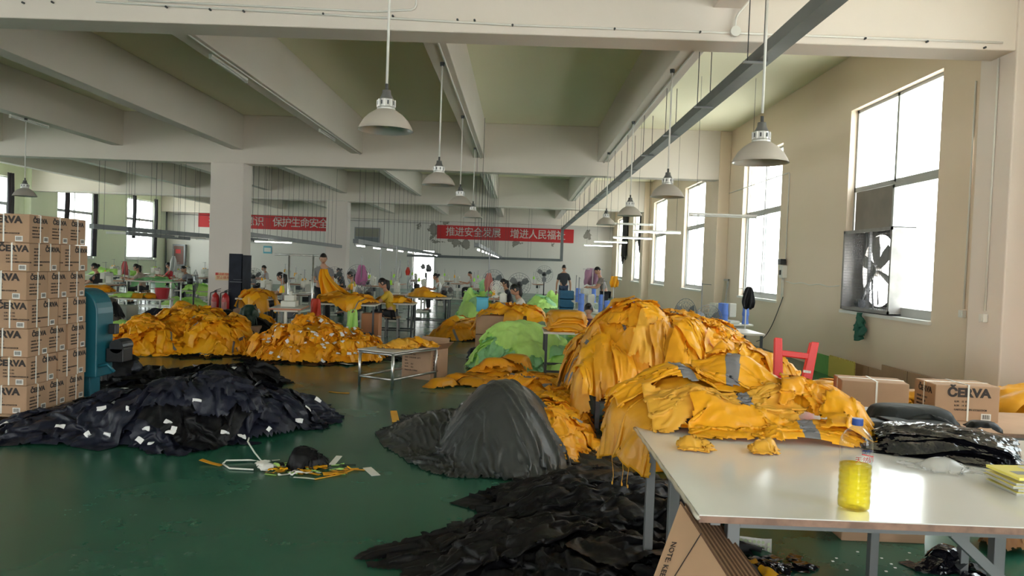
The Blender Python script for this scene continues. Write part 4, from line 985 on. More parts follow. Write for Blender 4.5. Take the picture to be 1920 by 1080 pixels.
# second heap right of the cartons
F = Field(3.2, 5.2, 5.4, 8.3, .03)
F.dome(4.55, 6.5, .6, .8, .6, .0, p=.5).blur(2).upd()
S = heap(F, 26, [M_mustard, M_amber], (.6, 1.0), .026, (.7,.9), seed=32, wts=[.6,.4])
put_heap(S, 'jacket_heap', [M_mustard, M_amber], (4.5, 6.5, 0), 'mustard amber garment heap against the right wall beyond the printed carton')
# foam mats leaning on the wall
def foam(x0, y0, w_, h_, ang, m, label):
    t = thing('foam_mat', label, 'foam mat', (x0, y0, .0), ang)
    out = [(0, 0)]; n = 12
    def side(ax, ay, bx, by, k=12):
        pts = []; dx, dy = (bx-ax), (by-ay); L = math.hypot(dx, dy); nx, ny = dy/L, -dx/L
        for i in range(k):
            a, b = i/k, (i+.5)/k; o = .018
            pts += [(ax+dx*a, ay+dy*a), (ax+dx*(a+.04/ k*k*.2), ay+dy*a), (ax+dx*b+nx*o*0, ay+dy*b+ny*o*0), (ax+dx*b-nx*o*-1, ay+dy*b+ny*o)]
        return pts
    k = 14; top = []
    for i in range(k):
        a = w_*i/k; b = w_*(i+.5)/k; c = w_*(i+1)/k
        top += [(a, h_), (b, h_), (b, h_+.02), (c, h_+.02)]
    right = []
    for i in range(k):
        a = h_*(1-i/k); b = h_*(1-(i+.5)/k); c = h_*(1-(i+1)/k)
        right += [(w_, a), (w_, b), (w_+.02, b), (w_+.02, c)]
    out = [(0, 0)]+[(0, h_)]+top+[(w_, h_)]+right+[(w_, 0)]
    N = len(out); mb = MB(); mb.add([(x, 0, z) for x, z in out]+[(x, .012, z) for x, z in out], [tuple(range(N)), tuple(range(2*N-1, N-1, -1))]+[(i, i+N, (i+1) % N+N, (i+1) % N) for i in range(N)])
    mb.build('foam_sheet', m, t); return t
a = at(1520, 680, X=5.3); b = at(1610, 690, X=5.3)
f1 = foam(5.22, a.y, .75, .30, -PI/2, mat('green_foam', (.16, .42, .10), .8), 'green puzzle-edged foam mat leaning on the right wall'); f1.location.y = at(1522, 690, X=5.2).y
f2 = foam(5.2, 0, .95, .33, -PI/2, mat('yellow_foam', (.62, .50, .10), .8), 'yellow puzzle-edged foam mat leaning on the right wall beside the green one'); f2.location.y = at(1553, 690, X=5.2).y
for f in (f1, f2): f.rotation_euler = (0, -.0, -PI/2)
# flattened cartons along the wall
y_ = at(1600, 720, X=5.3).y
for i, (px, L, hh) in enumerate(((1592, 1.1, .30), (1650, 1.6, .40))):
    t = thing('flattened_carton', ['brown flattened carton leaning on the wall right of the foam mats', 'brown flattened carton against the wall behind the plain carton'][i], 'cardboard', (5.36-.05*i, at(px, 720, X=5.3).y, 0), -PI/2)
    MB().box((0, 0, 0), (L, .02, hh)).build('sheet', M_card, t); MB().box((L*.45, -.002, 0), (L*.455, .0, hh)).build('fold_line', M_card2, t)

# leaning flat cartons at the near table corner
def leaning(i, n):
    t = thing('flattened_carton', 'brown flattened carton in the sheaf leaning under the near table corner' if i else 'front-most flattened carton with printed edge leaning under the near table corner', 'cardboard', (0, 0, 0), 0, 'flattened cartons leaning under the table' if i else None)
    # outline in a leaning plane: peak at the top, sloping right side
    A = at(1277, 940, Y=2.72); B0 = at(1222, 1090, Y=2.52); D0 = at(1375, 1090, Y=2.36)
    rq = random.Random(i*3+1); off = Vector((.021*i, .012*i, -.010*i)); g = lambda p: Vector(p)
    base1 = B0+(B0-A)*(B0.z/(A.z-B0.z)); base2 = D0+(D0-A)*(D0.z/(A.z-D0.z))
    pts = [A+off, Vector((base1.x+off.x, base1.y+off.y, 0)), Vector((base2.x+off.x+rq.uniform(-.02, .02), base2.y+off.y+rq.uniform(-.01, .01), 0))]
    nrm = (pts[1]-pts[0]).cross(pts[2]-pts[0]).normalized()
    if nrm.y < 0: nrm = -nrm
    mb = MB(); th = .009; vs = pts+[p+nrm*th for p in pts]
    mb.add(vs, [(0,1,2)], 0); mb.add(vs, [(5,4,3), (0,3,4,1), (1,4,5,2), (2,5,3,0)], 1)
    mb.build('sheet', [M_card, M_card2], t)
    e1 = pts[0]-nrm*.001; e2 = pts[2]-nrm*.001; dv = (pts[1]-pts[0]).normalized(); dv = (dv-(e2-e1).normalized()*dv.dot((e2-e1).normalized())).normalized()*.0065
    MB().add([e1, e1+dv, e2+dv, e2], [(0,1,2,3)]).build('corrugated_edge', M_card2, t)
    if not i:
        s1 = pts[0]*.35+pts[1]*.2+pts[2]*.45
        q = MB(); a_ = pts[0]+(pts[2]-pts[0])*.075-nrm*.002; b_ = pts[0]+(pts[1]-pts[0])*.30+(pts[2]-pts[0])*.03-nrm*.002; dd = (b_-a_).cross(nrm).normalized()*.0022
        q.add([a_-dd, a_+dd, b_+dd, b_-dd], [(0,1,2,3)]); q.build('fold_line', M_print, t)
        ux = (pts[1]-pts[0]).normalized(); uy = nrm.cross(ux)
        T = Matrix((ux, uy, -nrm)).transposed().to_4x4()
        if T.to_3x3().determinant() < 0: T = Matrix((ux, -uy, -nrm)).transposed().to_4x4()
        T = Matrix.Translation(pts[0]+(pts[1]-pts[0])*.20+(pts[2]-pts[0])*.02-nrm*.003) @ T
        text_mesh('NOTE: KEEP DRY', .028, M_print, 'printed_lettering', t, T)
    return t
for i in range(8): leaning(i, 8)
# carton under the table
c = carton('carton', .52, .4, .19, txt=False, label='plain brown carton on the floor under the near table', tape=False, seed=12)
for ch_ in list(c.children):
    if ch_.name.startswith('strap'): bpy.data.objects.remove(ch_)
a = at(1585, 1014, z=0); b = at(1728, 1020, z=0); c.location = ((a.x+b.x)/2, (a.y+b.y)/2+.2, 0); c.rotation_euler = (0, 0, math.atan2(b.y-a.y, b.x-a.x))
# curled sheet of round stickers
mb = MB(); n = 16; p = at(1405, 1028, z=0)
vs = []; L = .22
for i in range(n+1):
    u = i/n; x = (u-.5)*L; y = .02*math.cos(u*PI)-(.0 if u < .85 else (u-.85)*.3); z0 = .0
    vs += [(x, y, .001), (x, y+.006, .065+.02*max(0, u-.85)*6)]
mb.add(vs, [(2*i, 2*i+2, 2*i+3, 2*i+1) for i in range(n)])
t = thing('sticker_sheet', 'curled strip of round pale stickers on the floor under the near table', 'sticker sheet', (p.x, p.y, 0), .0)
o = mb.build('backing', M_white, t); q = o.modifiers.new('t', 'SOLIDIFY'); q.thickness = .002
mb = MB()
for i in range(9):
    for k in range(2):
        u = (i+.5)/9; x = (u-.5)*L; y = .02*math.cos(u*PI)-(.0 if u < .85 else (u-.85)*.3)-.009+.006*(k*.5+.2)
        mb.lathe([(0, 0), (.0105, 0)], 12, T=Matrix.Translation((x, y, .018+k*.028)) @ Matrix.Rotation(PI/2, 4, 'X'))
mb.build('round_stickers', mat('pale_green_sticker', (.50, .58, .38), .5), t)
# plastic scraps and papers under the table
rr = random.Random(9)
def scrapheap(name, label, pxs, cols, n, sz, seed, m):
    F = Field(.9, 3.6, 3.6, 5.4, .012); S = Soup(); rr = random.Random(seed)
    for k in range(n):
        px, py = rr.gauss(pxs[0], pxs[2]), rr.gauss(pxs[1], pxs[3]); p = at(px, py, z=0)
        X = cloth(F, p.x, p.y, rr.uniform(*sz), rr.uniform(*sz)*.6, rr.uniform(0, 3), .013, (.8,.8), 18, 3, seed=seed+k, amp=.025, wave=.06, lift=.01); P = S.grid(X, None, rr.randrange(len(m)) if rr.random() < .3 else 0); F.stamp(P)
    p = at(pxs[0], pxs[1], z=0); return tag(S.build(name, m, (p.x, p.y, 0)), label, 'scraps', kind='stuff')
scrapheap('plastic_scraps', 'black plastic and yellow scraps on the floor behind the leaning cartons', (1440, 1070, 34, 9), None, 22, (.08, .22), 31, [M_bag, M_amber2, M_clear, M_blackc])
scrapheap('plastic_scraps', 'crumpled black and clear plastic scraps on the floor at the right under the near table', (1800, 1066, 40, 8), None, 26, (.1, .26), 41, [M_bag, M_clear, M_charc])
p = at(1895, 1045, z=0); gbag(p.x+.05, p.y+.15, 0, .16, .14, .2, [mat('brown_paper', (.28, .12, .04), .6)], 'crumpled brown paper bag on the floor at the right edge under the table', 91, s=.014, name='paper_bag', cat='paper bag')
for k in range(12):
    px = rr.uniform(1560, 1760); py = rr.uniform(1030, 1075); p = at(px, py, z=0)
    tag(MB().box((-.006, -.005, 0), (.008, .006, .003)).build('paper_bit', M_white, loc=(p.x, p.y, 0)), 'tiny pale bit of paper on the green floor under the near table', 'scrap', 'paper bits under the table')
p = at(1500, 1010, z=0); M_y = MATS['yellow_booklet_cover']

# ------------------------------------------------------------------ exhaust fan in the nearest window
y0f, y1f = at(1680, 480, X=XR).y, at(1588, 480, X=XR).y
zf0, zf1 = 1.12, 2.42
cy = (y0f+y1f)/2; R_ = (zf1-zf0)/2-.08
t = thing('exhaust_fan', 'large square metal exhaust fan with wire guard in the nearest right window', 'exhaust fan', (XR+.0, cy, zf0))
wd = (y1f-y0f)/2; hh = zf1-zf0; M_gal = mat('galvanised_sheet', (.26, .25, .24), .5, .4, var=.15, vscale=5)
m = MB(); d0, d1 = -.06, .28
for (a, b) in (((d0, -wd, 0), (d1, -wd+.012, hh)), ((d0, wd-.012, 0), (d1, wd, hh)), ((d0, -wd, 0), (d1, wd, .012)), ((d0, -wd, hh-.012), (d1, wd, hh))): m.box(a, b)
m.box((d0-.012, -wd, 0), (d0, -wd+.05, hh)).box((d0-.012, wd-.05, 0), (d0, wd, hh)).box((d0-.012, -wd, 0), (d0, wd, .05)).box((d0-.012, -wd, hh-.05), (d0, wd, hh))
# back plate with a round opening
n = 48; vs = []; 
for k in range(n):
    a = 2*PI*k/n; c_, s_ = math.cos(a), math.sin(a); q = max(abs(c_)/wd, abs(s_)/(hh/2)); vs += [(d1-.02, c_*R_, hh/2+s_*R_), (d1-.02, c_/q, hh/2+s_/q), (d1-.12, c_*R_, hh/2+s_*R_)]
m.add(vs, [(3*k, 3*((k+1) % n), 3*((k+1) % n)+1, 3*k+1) for k in range(n)]+[(3*k+2, 3*((k+1) % n)+2, 3*((k+1) % n), 3*k) for k in range(n)])
m.build('housing', M_gal, t)
m = MB(); g = -.062
for i in range(1, 28): m.bar((g, -wd+2*wd*i/28, .02), (g, -wd+2*wd*i/28, hh-.02), .0035)
for i in range(1, 28): m.bar((g, -wd+.02, hh*i/28), (g, wd-.02, hh*i/28), .0035)
m.build('wire_guard', M_metal, t)
for k in range(6):
    a = 2*PI*k/6+.35; mb = MB(); vs = []
    for (r, w0, tw) in ((.08, .07, .5), (.2, .13, .45), (.36, .17, .38), (R_-.03, .15, .3)):
        for s_ in (-1, 1):
            ty = a; rad = Vector((0, math.cos(a), math.sin(a))); tan = Vector((0, -math.sin(a), math.cos(a)))
            vs.append(Vector((.12, 0, hh/2))+rad*r+tan*(s_*w0/2*math.cos(tw))+Vector((s_*w0*.5*math.sin(tw), 0, 0)))
    mb.add(vs, [(2*i, 2*i+1, 2*i+3, 2*i+2) for i in range(3)]); o = mb.build('blade', M_gal, t); q = o.modifiers.new('t', 'SOLIDIFY'); q.thickness = .004
MB().lathe([(0, -.06), (.09, -.06), (.09, .05), (.03, .07), (0, .07)], 20, T=Matrix.Translation((.12, 0, hh/2)) @ Matrix.Rotation(PI/2, 4, 'Y')).build('hub', M_gal, t)
m = MB(); m.bar((.0, -.0, .02), (.0, 0, hh-.02), .045, .02).bar((.0, -.2, .02), (.04, 0, hh*.5), .02).bar((.0, .25, .02), (.04, 0, hh*.5), .02); m.build('motor_bracket', M_metal, t)
MB().lathe([(0, 0), (.07, 0), (.07, .14), (0, .14)], 16, T=Matrix.Translation((.0, .32, .12)) @ Matrix.Rotation(PI/2, 4, 'X')).build('motor', M_darkm, t)
MB().tube([(.02, .3, .16), (.05, .12, .4), (.07, 0.02, hh/2)], .006, 6).tube([(.02, .26, .10), (.06, .0, .38), (.07, -.03, hh/2-.04)], .006, 6).build('drive_belt', M_black, t)
# sheet metal blanking above the fan
MB().box((XR+.12, (10+12.75)/2, 2.44), (XR+.13, 12.68, 3.08)).build('blanking_panel', mat('smoky_panel', (.19, .165, .14), .5, var=.1), SC.objects['window_4'])
# rag hanging from the fan sill
S = Soup(); nx_, ny_ = 26, 40; U, V = np.meshgrid(np.linspace(-1, 1, nx_), np.linspace(0, 1, ny_))
X = np.zeros((ny_, nx_, 3)); wdt = .06+.10*V*(1-.25*V); X[...,1] = at(1612, 620, X=XR-.1).y+U*wdt+.01*np.sin(9*V); X[...,2] = 1.1-.40*V-.05*np.sin(3*U+1)*V
X[...,0] = XR-.10+.035*np.sin(U*7+3*V)*(.4+V)+.02*np.sin(15*U*V); S.grid(X, None, 0)
X2 = X.copy(); X2[...,0] -= .03+.02*np.cos(U*5); X2[...,2] += .08*V; S.grid(X2, lambda u, v: v < .8, 0)
tag(S.build('hanging_rag', [fabric('green_rag', (.01, .10, .065), .6, trans=0)], (XR-.1, float(X[...,1].mean()), 1.1), thick=.006), 'dark green rag hanging under the exhaust fan window', 'rag')

# ------------------------------------------------------------------ conduits and boxes on the right wall
def conduit(pts, r=.011, m=None, label='', name='conduit', cat='conduit', group=None):
    mb = MB(); P = [Vector(p) for p in pts]; Q = [P[0]]
    for a, b, c in zip(P, P[1:], P[2:]):
        d1 = (a-b).normalized()*.05; d2 = (c-b).normalized()*.05; Q += [b+d1, b+(d1+d2)*.3, b+d2]
    Q.append(P[-1]); mb.tube(Q, r, 8)
    o = mb.build(name, m or M_white, smooth=True); return tag(o, label, cat, group)
y1 = at(1825, 300, X=XR-.02).y
conduit([(XR-.015, at(1834, 120, X=XR).y, 4.1), (XR-.015, at(1834, 120, X=XR).y, 1.31)], label='white conduit running down the right wall to the left of two switches')
conduit([(5.185, 8.35, 4.12), (5.185, 8.35, 1.33)], label='white conduit down the side of the near pilaster to a switch')
for (x, y, lb) in ((XR-.03, at(1834, 120, X=XR).y, 'left'), (5.17, 8.35, 'right')):
    t = thing('wall_switch', '%s white wall switch box below a conduit right of the exhaust fan window' % lb, 'switch', (x, y, 1.2))
    MB().cbox((0, 0, .05), (.05, .09, .09)).build('switch_box', M_white, t, bevel=.004); MB().cbox((-.027, 0, .05), (.006, .04, .05)).build('rocker', M_white, t)
a = at(1480, 325, X=XR-.02); b = at(1468, 500, X=XR-.02); c0 = at(1100, 345, X=XR-.02)
conduit([(XR-.015, 20.0, a.z+.02), (XR-.015, a.y, a.z+.02), (XR-.015, a.y, 1.95)], label='white conduit crossing above the second window then down to the wall box')
t = thing('breaker_box', 'small white electrical box with dark lever on the right wall between windows', 'electrical box', (XR-.05, a.y, 1.72))
MB().cbox((0, 0, 0), (.1, .2, .26)).build('enclosure', M_white, t, bevel=.008); MB().cbox((-.04, .0, .20), (.12, .16, .12)).build('cable_cover', M_darkm, t, bevel=.01); MB().cbox((-.06, .03, -.02), (.02, .08, .1)).build('lever', M_black, t)
MB().tube([(0, -.03, -.13), (0, -.03, -.5)], .012, 8).tube([(0, .05, -.13), (0, .05, -.55)], .012, 8).build('conduit', M_white, t, smooth=True)
P0 = Vector((XR-.03, a.y, 1.2)); P1 = at(1418, 640, X=XR-.05)
tag(MB().tube([P0+(P1-P0)*k+Vector((0, 0, -.25*math.sin(PI*k))) for k in np.linspace(0, 1, 16)], .009, 6).build('power_cable', M_darkm, smooth=True), 'black cable sagging down the right wall from the small electrical box', 'cable')
tag(MB().tube([Vector((XR-.02, a.y-.1, 1.52))+(Vector((XR-.02, 12.85, 1.5))-Vector((XR-.02, a.y-.1, 1.52)))*k+Vector((0, 0, -.03*math.sin(PI*k*3)**2)) for k in np.linspace(0, 1, 20)], .008, 6).build('power_cable', M_white, smooth=True), 'pale cable along the right wall from the electrical box to the exhaust fan', 'cable')
# ------------------------------------------------------------------ people
def skin_mesh(V, Ed, Rd, sub=2):
    me = bpy.data.meshes.new('sk'); me.from_pydata(V, Ed, []); o = bpy.data.objects.new('sk', me); C.objects.link(o)
    o.modifiers.new('s', 'SKIN'); 
    for i, r in enumerate(Rd):
        d = me.skin_vertices[0].data[i]; d.radius = r if isinstance(r, tuple) else (r, r); d.use_root = (i == 0)
    q = o.modifiers.new('b', 'SUBSURF'); q.levels = sub
    dg = bpy.context.evaluated_depsgraph_get(); m2 = bpy.data.meshes.new_from_object(o.evaluated_get(dg))
    bpy.data.objects.remove(o); bpy.data.meshes.remove(me); return m2
def person(name, label, loc, rz, shirt, pants, pose='sit', hair='bun', lean=.25, reach=.45, Hs=1.0, shirt_col=None, long_sleeve=False):
    """faces local +x. one body mesh; hair, shirt and trousers are its children"""
    root = thing('person', label, 'person', loc, rz)
    if pose == 'sit':
        pel = Vector((0, 0, .52)); ch_ = pel+Vector((math.sin(lean)*.40, 0, math.cos(lean)*.40)); nk = ch_+Vector((math.sin(lean+.15)*.13, 0, math.cos(lean+.15)*.13))
        hd = nk+Vector((.05, 0, .075)); kn = [(.42, s*.12, .53) for s in (-1, 1)]; an = [(.40, s*.12, .09) for s in (-1, 1)]; hp = [(.04, s*.09, .50) for s in (-1, 1)]
    else:
        pel = Vector((0, 0, .93)); ch_ = pel+Vector((math.sin(lean)*.40, 0, math.cos(lean)*.40)); nk = ch_+Vector((math.sin(lean+.1)*.15, 0, math.cos(lean+.1)*.15))
        hd = nk+Vector((.03, 0, .075)); kn = [(.03, s*.11, .50) for s in (-1, 1)]; an = [(-.01, s*.12, .09) for s in (-1, 1)]; hp = [(0, s*.09, .90) for s in (-1, 1)]
    sh = [ch_+Vector((-.01, s*.165, .015)) for s in (-1, 1)]
    if reach > 0:
        hz = .80 if pose == 'sit' else ch_.z-.22
        ha = [Vector((sh[i].x+reach, s*.13, hz)) for i, s in enumerate((-1, 1))]
        el = [(sh[i]+ha[i])/2+Vector((-.04, s*.07, -.12)) for i, s in enumerate((-1, 1))]
    else:
        ha = [Vector((sh[i].x+.06, s*.26, sh[i].z-.56)) for i, s in enumerate((-1, 1))]; el = [Vector((sh[i].x-.02, s*.25, sh[i].z-.30)) for i, s in enumerate((-1, 1))]
    V = [pel, (pel+ch_)/2, ch_, nk, hd-Vector((.02, 0, .03))]; Ed = [(0,1),(1,2),(2,3),(3,4)]; Rd = [(.13,.10), (.12,.095), (.14,.10), .052, .06]
    for i in range(2):
        k = len(V); V += [sh[i], el[i], ha[i]]; Ed += [(2,k),(k,k+1),(k+1,k+2)]; Rd += [.058, .042, .028]
        k = len(V); V += [hp[i], kn[i], an[i], Vector(an[i])+Vector((.12, 0, -.045))]; Ed += [(0,k),(k,k+1),(k+1,k+2),(k+2,k+3)]; Rd += [.085, .06, .042, .035]
    me = skin_mesh([tuple(v) for v in V], Ed, Rd)
    bm = bmesh.new(); bm.from_mesh(me)
    # head with brow, nose, chin, ears
    hc = hd+Vector((.015, 0, .06)); tilt = Matrix.Rotation(min(lean*1.3+.1, .6) if pose == 'sit' else lean+.15, 3, 'Y')
    r = bmesh.ops.create_uvsphere(bm, u_segments=20, v_segments=14, radius=1)
    for v in r['verts']:
        x, y, z = v.co; X, Y_, Z = x*.092, y*.073, z*.115
        if z < 0: Y_ *= 1+.25*z; X *= 1+.12*z
        if x > .6:
            if abs(y) < .22 and -.45 < z < .1: X += .022*(1-abs(y)/.22)*(1-abs(z+.2)/.4)
            if .05 < z < .35 and .2 < abs(y) < .6: X -= .007
            if -.75 < z < -.55 and abs(y) < .3: X += .006
        if abs(y) > .9 and abs(z) < .3 and -.35 < x < .25: Y_ += math.copysign(.014, y)
        v.co = hc+tilt @ Vector((X, Y_, Z))
    me.clear_geometry() if hasattr(me, 'clear_geometry') else None
    bm.to_mesh(me); bm.free()
    body = MB(); body.v = [tuple(v.co) for v in me.vertices]; body.f = [tuple(p.vertices) for p in me.polygons]; body.m = [0]*len(body.f)
    for i, s in enumerate((-1, 1)):
        d = (ha[i]-el[i]).normalized(); side = Vector((0, 1, 0)); w0 = ha[i]+d*.02
        body.tube([w0, w0+d*.05, w0+d*.085], [.028, .036, .03], 8)
        dn = Vector((0, 0, -1))
        for k, (off, ln) in enumerate(((-.027, .062), (-.009, .075), (.009, .07), (.027, .055))):
            b = w0+d*.08+side*off; body.tube([b, b+d*ln*.5+dn*.004, b+d*ln*.85+dn*.022], [.0095, .0085, .007], 6)
        b = w0+d*.025+side*(-s*.03); body.tube([b, b+d*.03+side*(-s*.025), b+d*.055+side*(-s*.03)+dn*.01], [.011, .010, .008], 6)
    bo = body.build('body', M_skin, root, smooth=True)
    eyes = MB()
    for s in (-1, 1): eyes.lathe([(0, 0), (.006, 0)], 8, T=Matrix.Translation(hc+tilt @ Vector((.0865, s*.031, .012))) @ (tilt.to_4x4() @ Matrix.Rotation(PI/2, 4, 'Y')))
    eyes.build('eyes', M_hair, root)
    MB().lathe([(0, 0), (.02, 0)], 8, T=Matrix.Translation(hc+tilt @ Vector((.088, 0, -.058))) @ (tilt.to_4x4() @ Matrix.Rotation(PI/2, 4, 'Y') @ Matrix.Diagonal((.4, 1, 1, 1)))).build('mouth', mat('lip', (.35,.12,.10), .5), root)
    # hair
    hb = MB(); n = 18
    for iz in range(9):
        for k in range(n):
            a = 2*PI*k/n; th = iz/8*PI*.62; x, y, z = math.sin(th)*math.cos(a), math.sin(th)*math.sin(a), math.cos(th)
            if x > .3 and z < .5: z = .5+.15*(z-.5); x *= .93
            if hair == 'short' and z < -.1: z = -.1
            hb.v.append(tuple(hc+tilt @ Vector((x*.102-.006, y*.084, z*.126+.004))))
    for iz in range(8):
        for k in range(n): a = iz*n+k; b = iz*n+(k+1) % n; hb.f.append((a, a+n, b+n, b)); hb.m.append(0)
    if hair == 'bun': hb.lathe([(0, -.045), (.035, -.03), (.045, 0), (.035, .03), (0, .045)], 10, c=tuple(hc+tilt @ Vector((-.12, 0, .03))))
    if hair in ('tail', 'long'):
        b = hc+tilt @ Vector((-.085, 0, .03)); hb.tube([b, b+Vector((-.05, 0, -.02)), b+Vector((-.07, .01, -.14)), b+Vector((-.05, .01, -.28))], [.03, .045, .04, .012], 8)
    hb.build('hair', M_hair, root, smooth=True)
    # clothes
    up = Vector((0,0,1)); V = [pel-up*.04, (pel+ch_)/2, ch_-up*.03, nk-Vector((.0, 0, .015))]; Ed = [(0,1),(1,2),(2,3)]; Rd = [(.15,.12), (.14,.11), (.15,.115), (.062,.062)]
    for i in range(2):
        k = len(V); e = el[i]; V += [sh[i], (sh[i]*.35+e*.65) if not long_sleeve else e]; Ed += [(2,k),(k,k+1)]; Rd += [.066, .064]
        if long_sleeve: V += [ha[i]*.92+e*.08]; Ed += [(k+1,k+2)]; Rd += [.042]
    m2 = skin_mesh([tuple(v) for v in V], Ed, Rd); m2.materials.append(shirt); m2.polygons.foreach_set('use_smooth', [True]*len(m2.polygons))
    so = bpy.data.objects.new('shirt', m2); C.objects.link(so); so.parent = root
    V = [pel+up*.02]; Ed = []; Rd = [(.15,.12)]
    for i in range(2):
        k = len(V); V += [hp[i], kn[i], Vector(an[i])+up*.02]; Ed += [(0,k),(k,k+1),(k+1,k+2)]; Rd += [.10, .078, .06]
    m3 = skin_mesh([tuple(v) for v in V], Ed, Rd); m3.materials.append(pants); m3.polygons.foreach_set('use_smooth', [True]*len(m3.polygons))
    po = bpy.data.objects.new('trousers', m3); C.objects.link(po); po.parent = root
    for i in range(2):
        a = Vector(an[i]); MB().tube([a+Vector((-.05, 0, -.05)), a+Vector((.02, 0, -.045)), a+Vector((.12, 0, -.055)), a+Vector((.18, 0, -.06))], [.036, .042, .042, .028], 8).build('shoe', M_black, root, smooth=True)
    root.scale = (Hs, Hs, Hs)
    return root
def shirtm(n, c): return fabric('shirt_'+n, c, .7, trans=0, crease=.25)
G_ = lambda px, Y, z=0.: Vector((at(px, 500, Y=Y).x, Y, z))
M_jean = shirtm('blue_denim', (.03,.05,.10)); M_dk = shirtm('dark_trousers', (.012,.012,.016))

# ------------------------------------------------------------------ sewing stations
M_cream = mat('cream_machine_paint', (.62, .62, .55), .35, var=.04)
M_ttop = mat('sewing_table_top', (.55, .52, .46), .4, var=.06); M_ored = mat('reddish_table_edge', (.42, .16, .075), .5)
def sewing_station(loc, rz, label, cones, kind='lock'):
    t = thing('sewing_station', label, 'sewing machine', loc, rz)
    MB().box((-.28, -.55, .722), (.28, .55, .748)).build('table_edge', M_ored, t); MB().box((-.275, -.545, .748), (.275, .545, .752)).build('table_top', M_ttop, t)
    for s in (-1, 1):
        MB().cbox((0, s*.42, .36), (.05, .045, .72)).cbox((0, s*.42, .03), (.5, .05, .05)).cbox((0, s*.42, .70), (.42, .05, .035)).build('leg', M_cream, t, bevel=.004)
    MB().cbox((0, 0, .3), (.03, .84, .04)).build('crossbar', M_cream, t)
    h = MB()
    if kind == 'lock':
        h.box((-.09, -.26, .752), (.09, .24, .79)).box((-.075, .12, .79), (.075, .24, 1.05)).box((-.06, -.24, .98), (.06, .24, 1.06)).box((-.055, -.26, .90), (.055, -.17, 1.07)).cbox((0, -.21, .86), (.012, .012, .14)).cbox((0, .0, 1.075), (.08, .2, .03))
    else:
        h.box((-.13, -.2, .752), (.13, .2, .86)).box((-.08, -.15, .86), (.1, .12, .97)).cbox((.03, -.12, 1.0), (.06, .08, .08))
    ho = h.build('machine_head', M_cream, t, bevel=.012)
    MB().lathe([(0, -.02), (.06, -.02), (.06, .02), (0, .02)], 16, T=Matrix.Translation((0, .265, 1.02 if kind == 'lock' else .9)) @ RX90).build('hand_wheel', M_black, ho)
    MB().cbox((0, .1, .62), (.18, .26, .18)).build('motor', M_darkm, t, bevel=.02)
    MB().tube([(-.2, .4, .75), (-.2, .4, 1.35)], .008, 6).tube([(-.2, .2, 1.33), (-.2, .5, 1.33)], .005, 5).tube([(-.2, .25, .98), (-.2, .5, .98)], .006, 5).build('thread_stand', M_metal, t)
    for i, y in enumerate((.27, .36, .46)):
        MB().lathe([(0, 0), (.036, 0), (.022, .13), (.0, .13)], 12, c=(-.2, y, .985)).build('thread_cone', cones[i % len(cones)], t, smooth=False)
    return t
M_cy = mat('amber_thread', (.85,.42,.02), .7); M_cg = mat('lime_thread', (.35,.85,.05), .7); M_cw = mat('white_thread', (.75,.75,.7), .7); M_cb = mat('blue_thread', (.13,.25,.75), .6)
st_a = sewing_station(G_(690, 16.2)+Vector((-.2, 0, 0)), 0, 'sewing station before the seated woman in the mustard yellow shirt', [M_cy, M_cw])
st_g = sewing_station(G_(232, 23.5), 0, 'sewing station before the woman in the beige top by the green wall', [M_cg, M_cy])
st_o = sewing_station(G_(545, 13.6), .15, 'bare cream sewing table with small overlock machine beside the near column', [M_cy, M_cg], 'over')
STN = [(500, 18.2, 0, st_a, 'sewing station in front of the woman in the white blouse'), (945, 15.3, 0, st_a, 'sewing station of the woman in the cream shirt near the lime heap'),
 (795, 25, 0, st_g, 'sewing station before the woman in the sleeveless white top'), (625, 22, 0, st_g, 'sewing station beyond the standing man, with lime thread'),
 (470, 29.5, 0, st_a, 'sewing station before the seated man in pale shirt behind the column'), (292, 28, 0, st_g, 'sewing station in front of the woman in red'), (335, 25.5, 0, st_g, 'sewing station of the stooping person in grey'),
 (200, 20, .1, st_g, 'wood-edged sewing station near the woman in black'), (860, 34, 0, st_a, 'far sewing station before the small figure in pale clothes'), (930, 20.5, 0, st_a, 'sewing station of the two dark-haired workers')]
for px, Y, rz, src, lab in STN: dup(src, G_(px, Y), rz, lab)
rr = random.Random(2)
bgY = [(575, 19), (745, 20.5), (745, 30), (560, 26), (540, 33), (600, 30), (700, 27), (690, 34), (830, 29), (840, 38), (900, 28), (905, 36), (410, 34), (450, 24), (385, 29), (350, 32), (260, 31), (215, 28), (1010, 38), (780, 37)]
for px, Y in bgY:
    dup(rr.choice([st_a, st_g]), G_(px, Y), rr.uniform(-.1, .1), 'unattended sewing station in the rows at the far end of the hall', 'unattended sewing stations')
